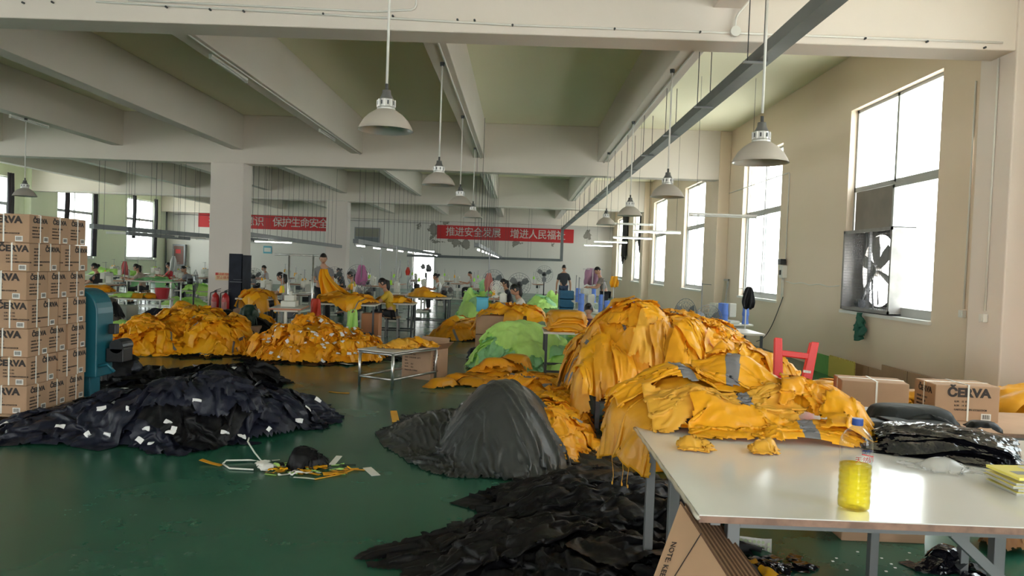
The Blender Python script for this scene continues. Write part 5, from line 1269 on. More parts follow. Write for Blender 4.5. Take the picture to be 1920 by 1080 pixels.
# interlock machines on the right of the aisle
def interlock(loc, rz, label):
    t = thing('interlock_machine', label, 'sewing machine', loc, rz)
    MB().box((-.3, -.5, .74), (.3, .5, .77)).build('table_top', M_cream, t, bevel=.004)
    for s in (-1, 1):
        o = MB().box((-.2, s*.4-.02, 0), (.2, s*.4+.02, .74)).build('leg', M_cream, t, bevel=.006)
        for z in (.45, .65): MB().lathe([(0, -.028), (.022, -.028), (.022, .028), (0, .028)], 12, T=Matrix.Translation((0, s*.4, z)) @ RX90).build('round_hole', M_black, o)
    MB().box((-.1, .1, .77), (.1, .3, 1.1)).box((-.08, -.3, .98), (.08, .3, 1.1)).box((-.07, -.32, .88), (.07, -.2, 1.12)).box((-.1, -.4, .77), (.1, .3, .82)).build('machine_head', M_cream, t, bevel=.015)
    for i, (x, y) in enumerate(((-.2, -.38), (-.2, -.26), (.2, -.4))): MB().lathe([(0, 0), (.06, 0), (.06, .02), (.052, .06), (.052, .14), (.06, .16), (.06, .18), (0, .18)], 16, c=(x, y, .77)).lathe([(0, 0), (.06, 0), (.052, .06), (.052, .14), (.055, .17), (0, .18)], 16, c=(x, y, .95)).build('thread_spool', M_cb, t, smooth=False)
    MB().tube([(-.2, .4, .77), (-.2, .4, 1.45)], .01, 6).tube([(-.2, .1, 1.43), (-.2, .5, 1.43)], .006, 5).build('thread_stand', M_metal, t)
    return t
im = interlock(G_(1150, 12.6)+Vector((.1,0,0)), 0, 'white interlock machine with tall blue spools behind the tallest amber heap')
dup(im, G_(1108, 15.5), .0, 'white interlock machine with blue spools, second along the right aisle')
dup(im, G_(1098, 19.5), 0, 'white interlock machine with blue spools, third along the right aisle')
w_ = dup(im, G_(1365, 13.2)+Vector((0,.2,0)), .3, 'white machine by the right wall beyond the tallest heap'); 

# ------------------------------------------------------------------ the workers
def stool(p, label):
    t = thing('work_stool', label, 'stool', p)
    MB().cbox((0, 0, .43), (.32, .3, .04)).build('seat', M_wood, t, bevel=.01)
    for sx in (-1, 1):
        for sy in (-1, 1): MB().bar((sx*.13, sy*.12, 0), (sx*.12, sy*.11, .41), .03).build('leg', M_metal, t)
    return t
W = [ # px, Y, shirt, hair, lean, label
 (722, 16.2, ('mustard', (.60,.40,.03)), 'tail', .3, 'person in a mustard yellow shirt bending over amber cloth, centre left'),
 (528, 18.2, ('white', (.62,.60,.58)), 'tail', .25, 'person in a white blouse with dark ponytail sewing beside the wrapped column'),
 (655, 22.0, ('olive_yellow', (.50,.44,.05)), 'tail', .15, 'person in a yellow-green shirt with ponytail, behind the standing man'),
 (973, 15.3, ('cream', (.66,.62,.56)), 'tail', .35, 'person in a cream shirt reaching forward at a machine above the lime heap'),
 (817, 25.0, ('sleeveless_white', (.70,.70,.70)), 'bun', .2, 'person in a sleeveless white top seated by the far doorway'),
 (492, 29.5, ('pale_grey', (.50,.46,.46)), 'short', .1, 'person in a pale shirt seated upright behind the near column'),
 (173, 20.5, ('black', (.012,.012,.014)), 'bun', .1, 'person in black with hair in a bun beside the carton stack'),
 (258, 23.5, ('beige', (.48,.38,.32)), 'tail', .3, 'person in a beige top with long ponytail by the green wall'),
 (314, 28.0, ('red', (.55,.03,.04)), 'bun', .15, 'person in a red top seated below the left windows'),
 (352, 25.5, ('grey', (.24,.25,.28)), 'short', .5, 'person in a grey top stooping beside a pedestal fan'),
 (879, 34.0, ('pale', (.50,.47,.45)), 'short', .1, 'small distant person in pale clothes seated in the far rows'),
 (948, 20.5, ('dark', (.02,.02,.025)), 'long', .3, 'person in dark clothes behind the one in the cream shirt'),
 (650/1.0-15+0*1, 30.0, ('charcoal', (.03,.03,.035)), 'bun', .2, 'person in charcoal clothes half hidden behind the thread racks')]
for px, Y, (sn, sc), hr, ln, lab in W:
    p = G_(px, Y)+Vector((.2, 0, 0)); person('person', lab, p, PI, shirtm(sn, sc), M_dk, 'sit', hr, ln)
    stool(p, 'wooden stool under the '+' '.join(lab.replace('person', 'worker', 1).split()[:12]))
person('person', 'person standing in a grey polo shirt holding up amber cloth by the near column', G_(606, 17.0), 0, shirtm('polo_grey', (.22,.22,.23)), M_dk, 'stand', 'short', .08, .30, 1.02).rotation_euler.z = -PI*.42
person('person', 'person in a dark grey shirt and jeans standing with back turned in the right aisle', G_(1058, 27.5), PI*.5, shirtm('dark_grey', (.03,.033,.04)), M_jean, 'stand', 'short', .03, 0, 1.0)
person('person', 'person bending forward by the far right windows beside the carousel', G_(1137, 22), PI, shirtm('taupe', (.22,.19,.17)), M_dk, 'stand', 'short', .35, .35, 1.0)
p_ = person('person', 'seated person whose dark hair shows just left of the tallest amber heap', G_(1109, 11.6), PI/2, shirtm('plum', (.10,.03,.05)), M_dk, 'sit', 'bun', .3, .3, .86)
stool(G_(1109, 11.6), 'work stool behind the lime heap left of the tallest amber heap')

# ------------------------------------------------------------------ fans
def fan(loc, rz, label, R=.32, zc=1.1, tilt=0):
    t = thing('pedestal_fan', label, 'fan', loc, rz)
    MB().lathe([(0, 0), (.24, 0), (.24, .03), (.05, .06), (0, .06)], 20).build('base', M_black, t, smooth=False)
    MB().tube([(0, 0, .05), (0, 0, zc-.1)], .022, 8).build('pole', M_black, t, smooth=True)
    T = Matrix.Translation((0, 0, zc)) @ Matrix.Rotation(PI/2+tilt, 4, 'Y')
    MB().lathe([(0, -.16), (.07, -.15), (.08, -.03), (0, -.02)], 14, T=T).build('motor', M_black, t, smooth=True)
    m = MB()
    for (r, z) in ((R, .04), (R*.8, .075), (R*.55, .09), (R*.3, .1), (R*.8, 0), (R*.5, -.02)):
        m.tube([T @ Vector((r*math.cos(a), r*math.sin(a), z)) for a in np.linspace(0, 2*PI, 25)[:-1]], .0065 if r == R else .003, 4, closed=True)
    for k in range(20):
        a = 2*PI*k/20; m.tube([T @ Vector((q*R*math.cos(a), q*R*math.sin(a), z)) for q, z in ((.12, .1), (.6, .088), (1, .04), (.6, -.015), (.2, -.03))], .0025, 3)
    m.build('guard', M_metal, t)
    m = MB()
    for k in range(3):
        a = 2*PI*k/3; vs = []
        for r, w_, tw in ((.06, .05, .5), (R*.5, .16, .4), (R*.88, .12, .3)):
            for s in (-1, 1): vs.append(T @ Vector((r*math.cos(a)-s*w_/2*math.sin(a), r*math.sin(a)+s*w_/2*math.cos(a), .035+s*w_*.5*math.sin(tw))))
        b = MB().add(vs, [(0,1,3,2),(2,3,5,4)]).build('blade', M_metal, t); q = b.modifiers.new('t', 'SOLIDIFY'); q.thickness = .004
    return t
fan0 = fan(G_(364, 19.0), .5, 'black pedestal fan turned sideways left of the near column', .30, .95)
for px, Y, rz, lab, s in ((687, 15.9, 2.6, 'black pedestal fan on a round base before the seated woman in yellow', .95), (778, 21.5, PI-.4, 'grey pedestal fan near the far doorway', 1.0), (672, 24.5, -1.4, 'pedestal fan behind the pink hanging bag', 1.2),
      (925, 23.5, -1.2, 'large pedestal fan left of the cream-shirted worker', 1.2), (975, 22.0, -1.7, 'large pedestal fan with bent guard at the right of the dark-haired workers', 1.15), (1021, 35, -1.57, 'pedestal fan standing clear against the back wall', 1.35),
      (476, 25, -.9, 'pedestal fan just right of the wrapped column', 1.0), (800, 33, -2.4, 'slim pedestal fan before the back wall', 1.4), (628, 26, -1.5, 'pedestal fan in the rows behind the standing man', 1.1), (1292, 12.8, 2.2, 'black pedestal fan behind the tallest heap', .95),
      (1330, 12.2, -1.2, 'wire-guarded fan by the white machine at the right wall', .9), (838, 20, .8, 'black pedestal fan on the aisle by the lime slope', .9)):
    dup(fan0, G_(px, Y), rz, lab, scale=(s, s, s))
t = thing('desk_fan', 'small white round fan on the station of the cream-shirted worker', 'fan', at(930, 556, Y=15.0))
MB().lathe([(0, 0), (.07, 0), (.07, .015), (.015, .03), (.012, .12), (0, .12)], 14).build('base', M_white, t)
m = MB()
for r in (.05, .09, .12): m.tube([(r*math.cos(a), -.03, .2+r*math.sin(a)) for a in np.linspace(0, 2*PI, 21)[:-1]], .006, 5, closed=True)
for k in range(12): a = PI*k/6; m.tube([(0, -.035, .2), (.12*math.cos(a), -.03, .2+.12*math.sin(a))], .003, 4)
m.build('guard', M_white, t)

# ------------------------------------------------------------------ work tables with cloth, middle distance
def small_table(loc, rz, label, a=1.1, b=.6, z=.74, m=None):
    t = thing('work_table', label, 'table', loc, rz)
    MB().box((-a/2, -b/2, z-.03), (a/2, b/2, z)).build('table_top', M_ttop, t)
    for sx in (-1, 1):
        for sy in (-1, 1): MB().cbox((sx*(a/2-.04), sy*(b/2-.04), (z-.03)/2), (.035, .035, z-.03)).build('leg', m or M_darkm, t)
    mm = MB(); 
    for sy in (-1, 1): mm.cbox((0, sy*(b/2-.04), .15), (a-.1, .03, .03))
    for sx in (-1, 1): mm.cbox((sx*(a/2-.04), 0, .15), (.03, b-.1, .03))
    mm.build('stretcher', m or M_darkm, t)
    return t
def pile(px, Y, z, a, b, h, m, label, seed, n=6, s=.03, size=(.4,.7), name='garment_pile', drape=0., tape=None, over=None):
    """heap on the floor (z=0) or on a table top at z"""
    p = G_(px, Y, z); F = Field(p.x-a-.5, Y-b-.5, p.x+a+.5, Y+b+.5, .03, z-drape); 
    if drape: F.slab(p.x-a, Y-b, p.x+a, Y+b, z); F.blur(2)
    F.dome(p.x, Y, a, b, h, 0, p=.6, base=z).dome(p.x-a*.3, Y, a*.5, b*.6, h*1.25, 0, p=.7, base=z).blur(1).upd()
    mats = list(m)+([M_tape] if tape else [])
    S = heap(F, n, mats, size, s, (.65,.88), seed=seed, zmin=z+.03 if not drape else z-.02, wts=[1/len(m)]*len(m), tape=tape, corefloor=z+.012-(.0 if not drape else .0), steps=26, it=4)
    return put_heap(S, name, mats, (p.x, Y, z), label)
A2 = [M_amber, M_amber2, M_mustard]
small_table(G_(655, 15.6), .05, 'work table carrying the amber mound lifted by the standing person', 1.25, .9)
pile(655, 15.6, .75, .62, .5, .16, A2, 'amber cloth mound on the table in front of the standing person', 51, 12, .026, drape=.22, tape=.3)
small_table(G_(745, 16.4), 0, 'thin-legged work table right of the black fan, strewn with amber', .85, .6)
pile(738, 16.4, .745, .38, .28, .10, A2, 'amber cloth spread on the thin-legged table right of the black fan', 52, 7, .026)
small_table(G_(808, 19.5), 0, 'work table with rolled amber bundles in the middle of the hall', 1.1, .6)
pile(806, 19.5, .745, .5, .3, .13, [M_amber2, M_yel], 'rolled pale amber bundles on the table in mid hall', 53, 9, .03)
pile(862, 16.4, 0, .62, .55, .32, A2, 'low amber jacket heap on the floor between mid hall tables', 54, 20, .028, tape=.2)
pile(880, 19.2, 0, .7, .6, .25, A2+[M_lime], 'amber and lime heap on the floor beyond the low amber heap', 55, 14, .03)
pile(893, 21.0, 0, .5, .9, .78, [M_lime, M_palegr], 'lime green slope of jackets piled high beside the blue crate', 56, 24, .035)
pile(915, 21.2, 0, .35, .6, 1.0, [M_lime, M_palegr], 'tallest lime green peak of jackets beside the blue crate', 57, 12, .035)
pile(1018, 29.5, 0, .65, .7, .42, [M_lime, M_palegr], 'lime green heap on the floor near the back wall fan', 58, 12, .04)
pile(1043, 31, 0, .6, .6, .55, [M_lime], 'second lime green heap beside the aisle near the back wall', 59, 10, .04)
pile(345, 21.8, 0, .8, .6, .32, [M_lime], 'lime green cloth on the floor left of the near column', 60, 10, .04)
pile(355, 17.0, 0, .55, .5, .46, A2, 'small amber heap on the dark sheet before the extinguishers', 61, 12, .032)
# cartons under the amber cloth in the middle
for i, (px, Y, z) in enumerate(((925, 14.0, 0), (925, 14.0, .36), (985, 14.2, 0), (985, 14.2, .36))):
    c = thing('carton', ['lower left', 'upper left', 'lower right', 'upper right'][i]+' worn carton of the four propping the amber cloth behind the lime heap', 'carton', G_(px, Y, z))
    MB().box((-.28, -.25, 0), (.28, .25, .35)).build('body', M_card, c, bevel=.008); MB().box((-.282, -.03, .28), (.282, .03, .3515)).build('packing_tape', MATS['tan_tape'], c)
pile(962, 14.1, .71, .66, .5, .14, A2, 'amber cloth pulled over the worn cartons behind the lime heap', 62, 14, .026, drape=.3, tape=.4)
t = small_table(Vector((.80, 11.1, 0)), 0, 'dark-legged table with stacked amber cloth between the lime and tallest heaps', .85, .95, .72)
for i in range(5): pass
stack_of('folded_garment', .72, 11.0, 6, .5, .6, .04, .05, A2, lambda i: '%s folded amber layer from the table top between the lime and tallest heaps' % ordn[i], None, 63, s=.03)
for ob in [o for o in SC.objects if o.name.startswith('folded_garment') and 'lime and tallest' in o.get('label', '')]: ob.location.z += .72
pile(1055, 11.9, 0, .4, .45, .34, [M_lime, M_palegr], 'lime jackets on the floor under the dark-legged table', 64, 9, .03)
pile(1075, 13.2, 0, .75, .8, .42, [M_lime, M_palegr], 'lime cloth heap in the aisle left of the tallest amber heap', 65, 14, .03)
pile(1100, 16.5, .1, .5, .8, .5, [M_lime], 'lime jackets stuffed below the interlock machines', 66, 8, .035)
# amber cloth draped by the wrapped column
small_table(G_(485, 16.3), 0, 'work table hidden under amber cloth beside the wrapped column', .7, .8)
pile(485, 16.2, .75, .36, .42, .12, A2, 'amber cloth draped over the table beside the wrapped column', 67, 10, .028, drape=.4)
pile(497, 15.4, 0, .32, .3, .36, A2, 'fallen amber cloth on the floor below the draped table', 68, 7, .028)
for i, (px, Y, z, w_) in enumerate(((470, 14.6, 0, .5), (463, 14.9, .3, .42), (438, 15.6, 0, .6), (478, 15.6, 0, .4))):
    c = thing('carton', ['open brown carton in front of the bare cream sewing table', 'carton stacked under the dark green bag', 'wide crushed carton at the foot of the wrapped column', 'small carton behind the dark green bag'][i], 'carton', G_(px, Y, z), .2*i)
    MB().box((-w_/2, -.2, 0), (w_/2, .2, .29)).build('body', M_card, c, bevel=.008); MB().box((-w_/2-.001, -.022, .2), (w_/2+.001, .022, .2915)).build('packing_tape', MATS['tan_tape'], c)
p = G_(470, 14.4, .3); gbag(p.x, p.y, .30, .2, .18, .5, [M_olive], 'dark green crumpled bag on cartons beside the wrapped column', 92, s=.028, name='cloth_bag', cat='bag')
# dark sheets around the wide amber heap
def sheet(px0, py0, cx, cy, w_, h_, rot, m, label, seed, dome=None, s=.035, comp=(.85,.85)):
    F = Field(cx-w_, cy-h_, cx+w_, cy+h_, .03)
    if dome: F.dome(*dome).blur(2)
    F.upd(); S = Soup(); X = cloth(F, cx, cy, w_, h_, rot, s, comp, 34, 4, seed=seed, amp=.05, wave=.25); S.grid(X, m_round, 0)
    return tag(S.build('floor_sheet', [m], (cx, cy, 0)), label, 'sheet')
sheet(0, 0, -5.9, 14.8, 2.6, 2.0, .1, M_blackc, 'black sheet bulging up behind the wide bright amber heap', 71, (-5.9, 14.9, 1.2, .8, .55, 0, .7))
sheet(0, 0, -5.2, 12.3, 1.5, 1.7, .3, M_blackc, 'black sheet spread on the floor right of the wide bright amber heap', 72)
sheet(0, 0, -3.4, 12.0, 2.6, 1.5, 0, M_blackc, 'flat black sheet under the bunched amber heap', 73)
sheet(0, 0, -1.9, 12.6, 1.3, .8, 0, M_charc, 'flat dark cloth on the floor right of the open carton', 74)
sheet(0, 0, -1.9, 13.6, 1.2, .6, 0, M_charc, 'narrow dark cloth on the floor farther behind the open carton', 75)
sheet(0, 0, G_(862, 16.2).x, 16.2, 1.6, 1.1, 0, M_blackc, 'dark cloth under the low amber heap in mid hall', 76)
p = G_(905, 13.0); gbag(p.x, 12.9, 0, .25, .2, .2, [M_navyc], 'navy bundle on the floor left of the lime heap', 93, name='cloth_bundle')
p = G_(293, 16.4); gbag(p.x, p.y, 0, .45, .4, .42, [M_navyc, M_blackc], 'navy bundle at the left end of the black sheet bulge', 94, s=.035)
# cloth held up by the standing person
S = Soup(); P0 = G_(608, 16.45, 1.42); nU, nV = 34, 60; U, V = np.meshgrid(np.linspace(-1, 1, nU), np.linspace(0, 1, nV))
X = np.zeros((nV, nU, 3)); wd = .07+.42*V**1.4; X[...,0] = P0.x+.55*V**1.6+U*wd*.9+.02*np.sin(9*U+6*V); X[...,1] = P0.y-.5*V+.07*np.sin(8*U+2*V)*(.3+V); X[...,2] = P0.z-.62*V-.05*U*U*V-.02*np.sin(13*U)*V
S.grid(X, None, 0); tag(S.build('lifted_cloth', [M_amber2], tuple(P0), thick=.008), 'amber cloth hanging in a fold from the hands of the standing person in grey', 'cloth')
def hang(px, py, Y, w_, h_, m, label, name='hanging_cloth', cat='cloth', flare=.3, seed=0):
    P = at(px, py, Y=Y); S = Soup(); U, V = np.meshgrid(np.linspace(-1, 1, 22), np.linspace(0, 1, 26)); X = np.zeros((26, 22, 3)); q = w_/2*((1-flare)*.9+flare*np.minimum(1, V*1.9+.05)**.7*(1-.25*np.clip(V-.7, 0, 1)/.3)+.06*np.sin(9*V+seed)+.0*U)
    X[...,0] = P.x+U*q; X[...,1] = Y+.25*w_*np.sin(6*U+3*V+seed)*(.3+V)*.5; X[...,2] = P.z-h_*V+.05*h_*np.sin(7*U+seed)*V; S.grid(X, None, 0); X2 = X.copy(); X2[...,1] += w_*.35*np.sin(PI*np.clip(U*.5+.5, 0, 1)); S.grid(X2, None, 0)
    return tag(S.build(name, [m], tuple(P), thick=.006), label, cat)
hang(661, 580, 15.05, .24, .42, M_lime, 'lime cloth hanging off the front of the amber-covered table')
hang(678, 497, 20.5, .34, .55, fabric('pink_bag', (.62,.22,.45), .5), 'pink plastic bag hanging on a pole in the rows', 'plastic_bag', 'plastic bag', .7, 1)
hang(750, 501, 24, .16, .34, fabric('white_bag', (.7,.7,.68), .5), 'white plastic bag hanging on a pole left of the doorway', 'plastic_bag', 'plastic bag', .6, 2)
hang(765, 501, 26, .16, .28, fabric('red_bag', (.75,.06,.03), .5), 'orange-red plastic bag hanging beside the far doorway', 'plastic_bag', 'plastic bag', .6, 3)
hang(917, 512, 18.5, .22, .45, fabric('red_white_bag', (.62,.25,.22), .5), 'red and white bag hanging over the lime slope', 'plastic_bag', 'plastic bag', .6, 4)
hang(234, 490, 22.5, .22, .4, fabric('coral_bag', (.60,.12,.12), .5), 'coral red bag hanging on a stand by the green wall', 'plastic_bag', 'plastic bag', .6, 5)
hang(325, 480, 24.5, .26, .5, fabric('white_bag', (.7,.7,.68), .5), 'white plastic bag hanging near the left fan', 'plastic_bag', 'plastic bag', .7, 6)
hang(592, 560, 14.2, .22, .4, fabric('red_cloth', (.6,.05,.02), .5), 'red cloth hanging off the right side of the bare cream sewing table')
t = thing('hanging_rail', 'grey steel pipe rack with cross bar standing behind the bare cream sewing table', 'rack', G_(565, 14.3))
ax = G_(542, 14.3).x-t.location.x; bx = G_(587, 14.3).x-t.location.x; m = MB()
for x in (ax, bx): m.tube([(x, 0, 0), (x, 0, 1.72)], .018, 8).tube([(x, -.25, .02), (x, .25, .02)], .018, 8)
m.tube([(ax-.28, 0, 1.70), (bx+.1, 0, 1.70)], .018, 8).tube([(ax, 0, .95), (bx, 0, .95)], .014, 8); m.build('pipe_frame', M_steel, t, smooth=True)
for i, (px, Y, zz, lab) in enumerate(((678, 20.5, 1.75, 'thin steel pole that holds the pink bag'), (743, 23, 2.1, 'pale upright pipe in the rows left of the doorway'), (713, 25, 2.1, 'grey upright pipe reaching the lamp duct'), (234, 22.5, 1.8, 'thin stand with the coral bag'), (325, 24.5, 1.8, 'thin stand with the white bag by the left fan'), (750, 24, 1.7, 'short pole with the white bag'), (765, 26, 1.7, 'short pole with the orange-red bag'), (917, 18.5, 2.1, 'pole over the lime slope'))):
    p = G_(px, Y); t = thing('thread_pole', lab, 'pole', p); MB().tube([(0, 0, 0), (0, 0, zz)], .012, 6).build('pole', M_metal, t); MB().lathe([(0, 0), (.14, 0), (.14, .015), (0, .02)], 14).build('base', M_darkm, t)
# crates, boxes
t = thing('storage_crate', 'sky blue plastic crate on end beside the cream-shirted worker', 'crate', G_(908, 14.8, .72)); MB().box((-.12, -.15, 0), (.1, .15, .28)).box((-.13, -.16, .25), (.11, .16, .28)).build('crate_body', mat('sky_blue_plastic', (.06,.42,.60), .4), t, bevel=.006)
for i in range(4):
    t = thing('storage_crate', '%s dark blue crate from the floor of the stack in the right aisle' % ordn[i], 'crate', G_(1064, 21.5, .245*i)); mc = mat('blue_crate', (.01,.10,.20), .5)
    MB().box((-.2, -.25, 0), (.2, .25, .02)).box((-.2, -.25, 0), (.2, -.24, .24)).box((-.2, .24, 0), (.2, .25, .24)).box((-.2, -.25, 0), (-.19, .25, .24)).box((.19, -.25, 0), (.2, .25, .24)).build('crate_body', mc, t)
    m = MB(); [m.box((-.205, -.256, .03+.05*k), (.205, -.25, .045+.05*k)) for k in range(4)]; m.build('ribs', mc, t)
t = thing('carton', 'orange-brown carton with a blue triangle mark below the amber-covered table', 'carton', G_(700, 15.5)); MB().box((-.18, -.18, 0), (.18, .18, .55)).build('body', mat('orange_card', (.48,.20,.09), .7), t, bevel=.006); MB().add([(-.15, -.182, .02), (.12, -.182, .02), (.0, -.182, .18)], [(0,1,2)]).build('blue_triangle', mat('blue_print', (.03,.15,.35), .6), t)
t = thing('plastic_bin', 'pale grey bin with cloth beside the teal stacker', 'bin', G_(222, 17.0)); MB().box((-.35, -.25, 0), (.35, .25, .42)).build('bin_body', mat('pale_grey_card', (.45,.47,.42), .6), t, bevel=.01)
t = thing('plastic_bucket', 'dark red plastic bucket on the floor by the left fan', 'bucket', G_(305, 17.8, .55)); MB().lathe([(0, 0), (.13, 0), (.17, .26), (.16, .26), (.12, .01), (0, .01)], 16).build('bucket_body', mat('dark_red_plastic', (.35,.02,.03), .4), t)
# left side benches with lime cloth
for i, (px, Y, lab, cm, cl2) in enumerate(((185, 18.5, 'white-topped bench right behind the carton stack', [M_amber2], 'amber cloth on the bench just right of the carton stack'), (250, 17.8, 'long low bench with steel legs left of the column', [M_lime, M_mustard], 'green and amber scraps on the long low bench'), (290, 20.8, 'table with steel legs under pale green cloth', [M_palegr, M_lime], 'pale green cloth spread over a table left of the column'), (240, 26.5, 'table below the left windows with lime cloth', [M_lime], 'lime cloth on the table under the left windows'), (200, 24.5, 'table behind the woman in black', [M_lime], 'lime cloth standing in a fold behind the person in black'), (375, 22.5, 'table with lime cloth close to the near column', [M_lime], 'lime cloth on the table close to the near column'))):
    zt = [.62, .55, .86, .8, .85, .55][i]; a_ = [.8, 1.7, 1.3, 1.2, 1.2, 1.2][i]
    small_table(G_(px, Y), 0, lab, a_, .7, zt, M_steel if i < 3 else None); pile(px, Y, zt, a_*.42, .3, [.12, .08, .06, .12, .22, .15][i], cm, cl2, 900+i*3, 7, .035, drape=[0, 0, .2, 0, 0, .15][i])
pile(220, 15.3, 0, .3, .3, .16, [M_lime], 'small lime bundle on the floor in front of the pale grey bin', 931, 4, .03)
p = G_(198, 16.2); gbag(p.x+.1, p.y, .0, .35, .3, .75, [fabric('brown_grey_cloth', (.10,.085,.075), .6, trans=0), M_blackc], 'grey-brown bundle of straps and cloth beside the teal stacker', 95, s=.035)
for px, Y, c_, lab in ((1152, 24, M_amber2, 'bright amber bag on the stand by the far right window'), (1112, 22.5, fabric('pink_lilac_cloth', (.50,.28,.42), .6), 'pink and lilac cloths hung on the carousel at the right')):
    if px > 1140: t = thing('thread_pole', 'pole holding the bright amber bag by the far right window', 'pole', G_(px, Y+.06)); MB().tube([(0, 0, 0), (0, 0, 1.45)], .012, 6).build('pole', M_white, t)
    hang(px, 518 if px > 1140 else 503, Y, .30 if px > 1140 else .55, .35 if px > 1140 else .5, c_, lab, seed=int(px))
t = thing('hanging_rail', 'carousel stand under the pink and lilac cloths', 'rack', G_(1112, 22.5)); MB().tube([(0, 0, 0), (0, 0, 1.62)], .02, 8).tube([(-.3, 0, 1.62), (.3, 0, 1.62)], .015, 8).build('pipe_frame', M_steel, t)
hang(1405, 538, 12.4, .22, .36, M_blackc, 'dark plastic bag hanging on a stand by the second right window', 'plastic_bag', 'plastic bag', .8, 7)
t = thing('thread_pole', 'white pole holding the dark bag by the second right window', 'pole', G_(1402, 12.45)); MB().tube([(0, 0, 0), (0, 0, 1.42)], .012, 6).tube([(-.12, 0, 1.4), (.06, 0, 1.4)], .008, 5).build('pole', M_white, t); MB().lathe([(0, 0), (.14, 0), (.14, .02), (0, .02)], 12).build('base', M_darkm, t)
small_table(G_(1392, 11.6), 0, 'brown-edged machine table at the right wall behind the tallest heap', .5, .9, .76)
t = thing('door_frame', 'spare aluminium frame leaning against the right wall between windows', 'frame', (5.30, at(1352, 560, X=5.4).y, 0)); t.rotation_euler = (0, .10, 0)
m = MB(); y2 = .42; m.box((0, -y2, 0), (.03, -y2+.05, 1.5)).box((0, y2-.05, 0), (.03, y2, 1.5)).box((0, -y2, 1.45), (.03, y2, 1.5)).box((0, -y2, 0), (.03, y2, .06)); m.build('frame', M_alu, t); MB().box((.012, -y2+.05, .06), (.016, y2-.05, 1.45)).build('pane', M_glass, t)
# ------------------------------------------------------------------ pendant lamps
M_shade = mat('lamp_shade_enamel', (.50, .46, .42), .45, .2); M_cast = mat('cast_aluminium', (.55, .55, .54), .35, .7); M_inner = mat('lamp_reflector', (.55, .56, .55), .3, .5)
def pendant(x, y, zr, ztop, label, group=None):
    t = thing('pendant_lamp', label, 'pendant lamp', (x, y, zr), 0, group)
    R_ = .235
    prof = [(R_+.006, 0), (R_, .006), (.225, .03), (.19, .09), (.145, .135), (.10, .165), (.078, .178)]
    MB().lathe(prof, 32).build('lamp_shade', M_shade, t, smooth=True)
    MB().lathe([(r-.005, z-.001) for r, z in prof][::-1], 32).lathe([(0, .172), (.078, .172)], 32).build('reflector', M_inner, t, smooth=True)
    m = MB().lathe([(.08, .172), (.08, .19), (.074, .20), (.072, .262), (.062, .268)], 16)
    for k in range(8): a = PI*k/4; m.cbox((.075*math.cos(a), .075*math.sin(a), .23), (.014, .014, .06), T=None)
    m.build('lamp_housing', M_cast, t)
    m = MB(); 
    for k in range(8): a = PI*k/4+PI/8; m.cbox((.0705*math.cos(a), .0705*math.sin(a), .232), (.012, .012, .034))
    m.build('cooling_slots', M_darkm, t)
    MB().lathe([(.064, .266), (.05, .29), (.04, .31), (.036, .345), (.012, .35), (0, .35)], 16).build('lamp_cap', M_metal, t, smooth=True)
    MB().tube([(0, 0, .345), (0, 0, .40)], .014, 8).build('coupling', M_black, t)
    MB().tube([(0, 0, .39), (0, 0, ztop-zr-.03)], .0115, 8).build('drop_rod', M_white, t, smooth=True)
    MB().lathe([(0, ztop-zr-.05), (.03, ztop-zr-.05), (.035, ztop-zr), (0, ztop-zr)], 12).build('ceiling_rose', M_darkm, t)
    MB().lathe([(0, .03), (.02, .034), (.032, .06), (.03, .09), (.018, .12), (.015, .165), (0, .165)], 14).build('bulb', mat('lamp_bulb_glass', (.7, .68, .62), .2), t, smooth=True)
    return t
pl = pendant(-1.2, 6.46, 2.77, 4.48, 'nearest pendant lamp of the row left of centre')
LP = [(-1.2, 10.64, 2.75, 'second pendant lamp of the row left of centre'), (-1.2, 14.4, 2.77, 'third pendant lamp of the row left of centre'), (-1.2, 18.3, 2.78, 'farthest pendant lamp of the row left of centre'),
      (2.04, 6.5, 2.61, 'nearest pendant lamp of the right row beside the cable duct'), (2.04, 10.6, 2.69, 'second pendant lamp of the right row'), (2.07, 14.4, 2.68, 'third pendant lamp of the right row'), (2.06, 18.3, 2.72, 'fourth pendant lamp of the right row'),
      (-10.9, 16.3, 2.78, 'lone pendant lamp at the far left below the beam')]
for x, y, z, lab in LP:
    o = dup(pl, (x, y, z), 0, lab)
    if abs(z-2.77) > .02:   # rod length differs slightly
        for ch_ in o.children:
            if ch_.name.startswith(('ceiling_rose',)): ch_.location.z += 2.77-z
            if ch_.name.startswith('drop_rod'): ch_.scale.z = (4.45-z)/(4.45-2.77)
# ------------------------------------------------------------------ ducts, their wires and tube lights
def duct(pts, w_, h_, label, wires=(), ztop=4.48, gap=.12, lamps=None, brackets=True):
    p0 = Vector(pts[0]); t = thing('cable_duct', label, 'cable duct', p0)
    m = MB()
    for a, b in zip(pts, pts[1:]):
        a = Vector(a)-p0; b = Vector(b)-p0; m.bar(a, b, w_ if abs(a.z-b.z) < .5 else w_, h_)
    m.build('duct', M_tray, t)
    wm = None; br = None
    for (x, y, z) in wires:
        for s in (-1, 1):
            L = ztop-(z-h_/2)
            if wm is None or abs(wm['L']-L) > .01:
                wm = MB().tube([(0, 0, -h_/2), (0, 0, L-h_/2)], .0055, 5).build('suspension_wire', M_darkm, t); wm['L'] = L; o = wm; del_ = True
            else: o = wm.copy(); C.objects.link(o)
            o.parent = t; o.location = Vector((x+s*gap/2*1.3, y, z))-p0
        if brackets:
            if br is None: br = MB().cbox((0, 0, -h_/2-.012), (gap*2.0, .03, .018)).build('bracket', M_metal, t); o = br
            else: o = br.copy(); C.objects.link(o)
            o.parent = t; o.location = Vector((x, y, z))-p0
    for ch_ in t.children:
        if 'L' in ch_: del ch_['L']
    return t
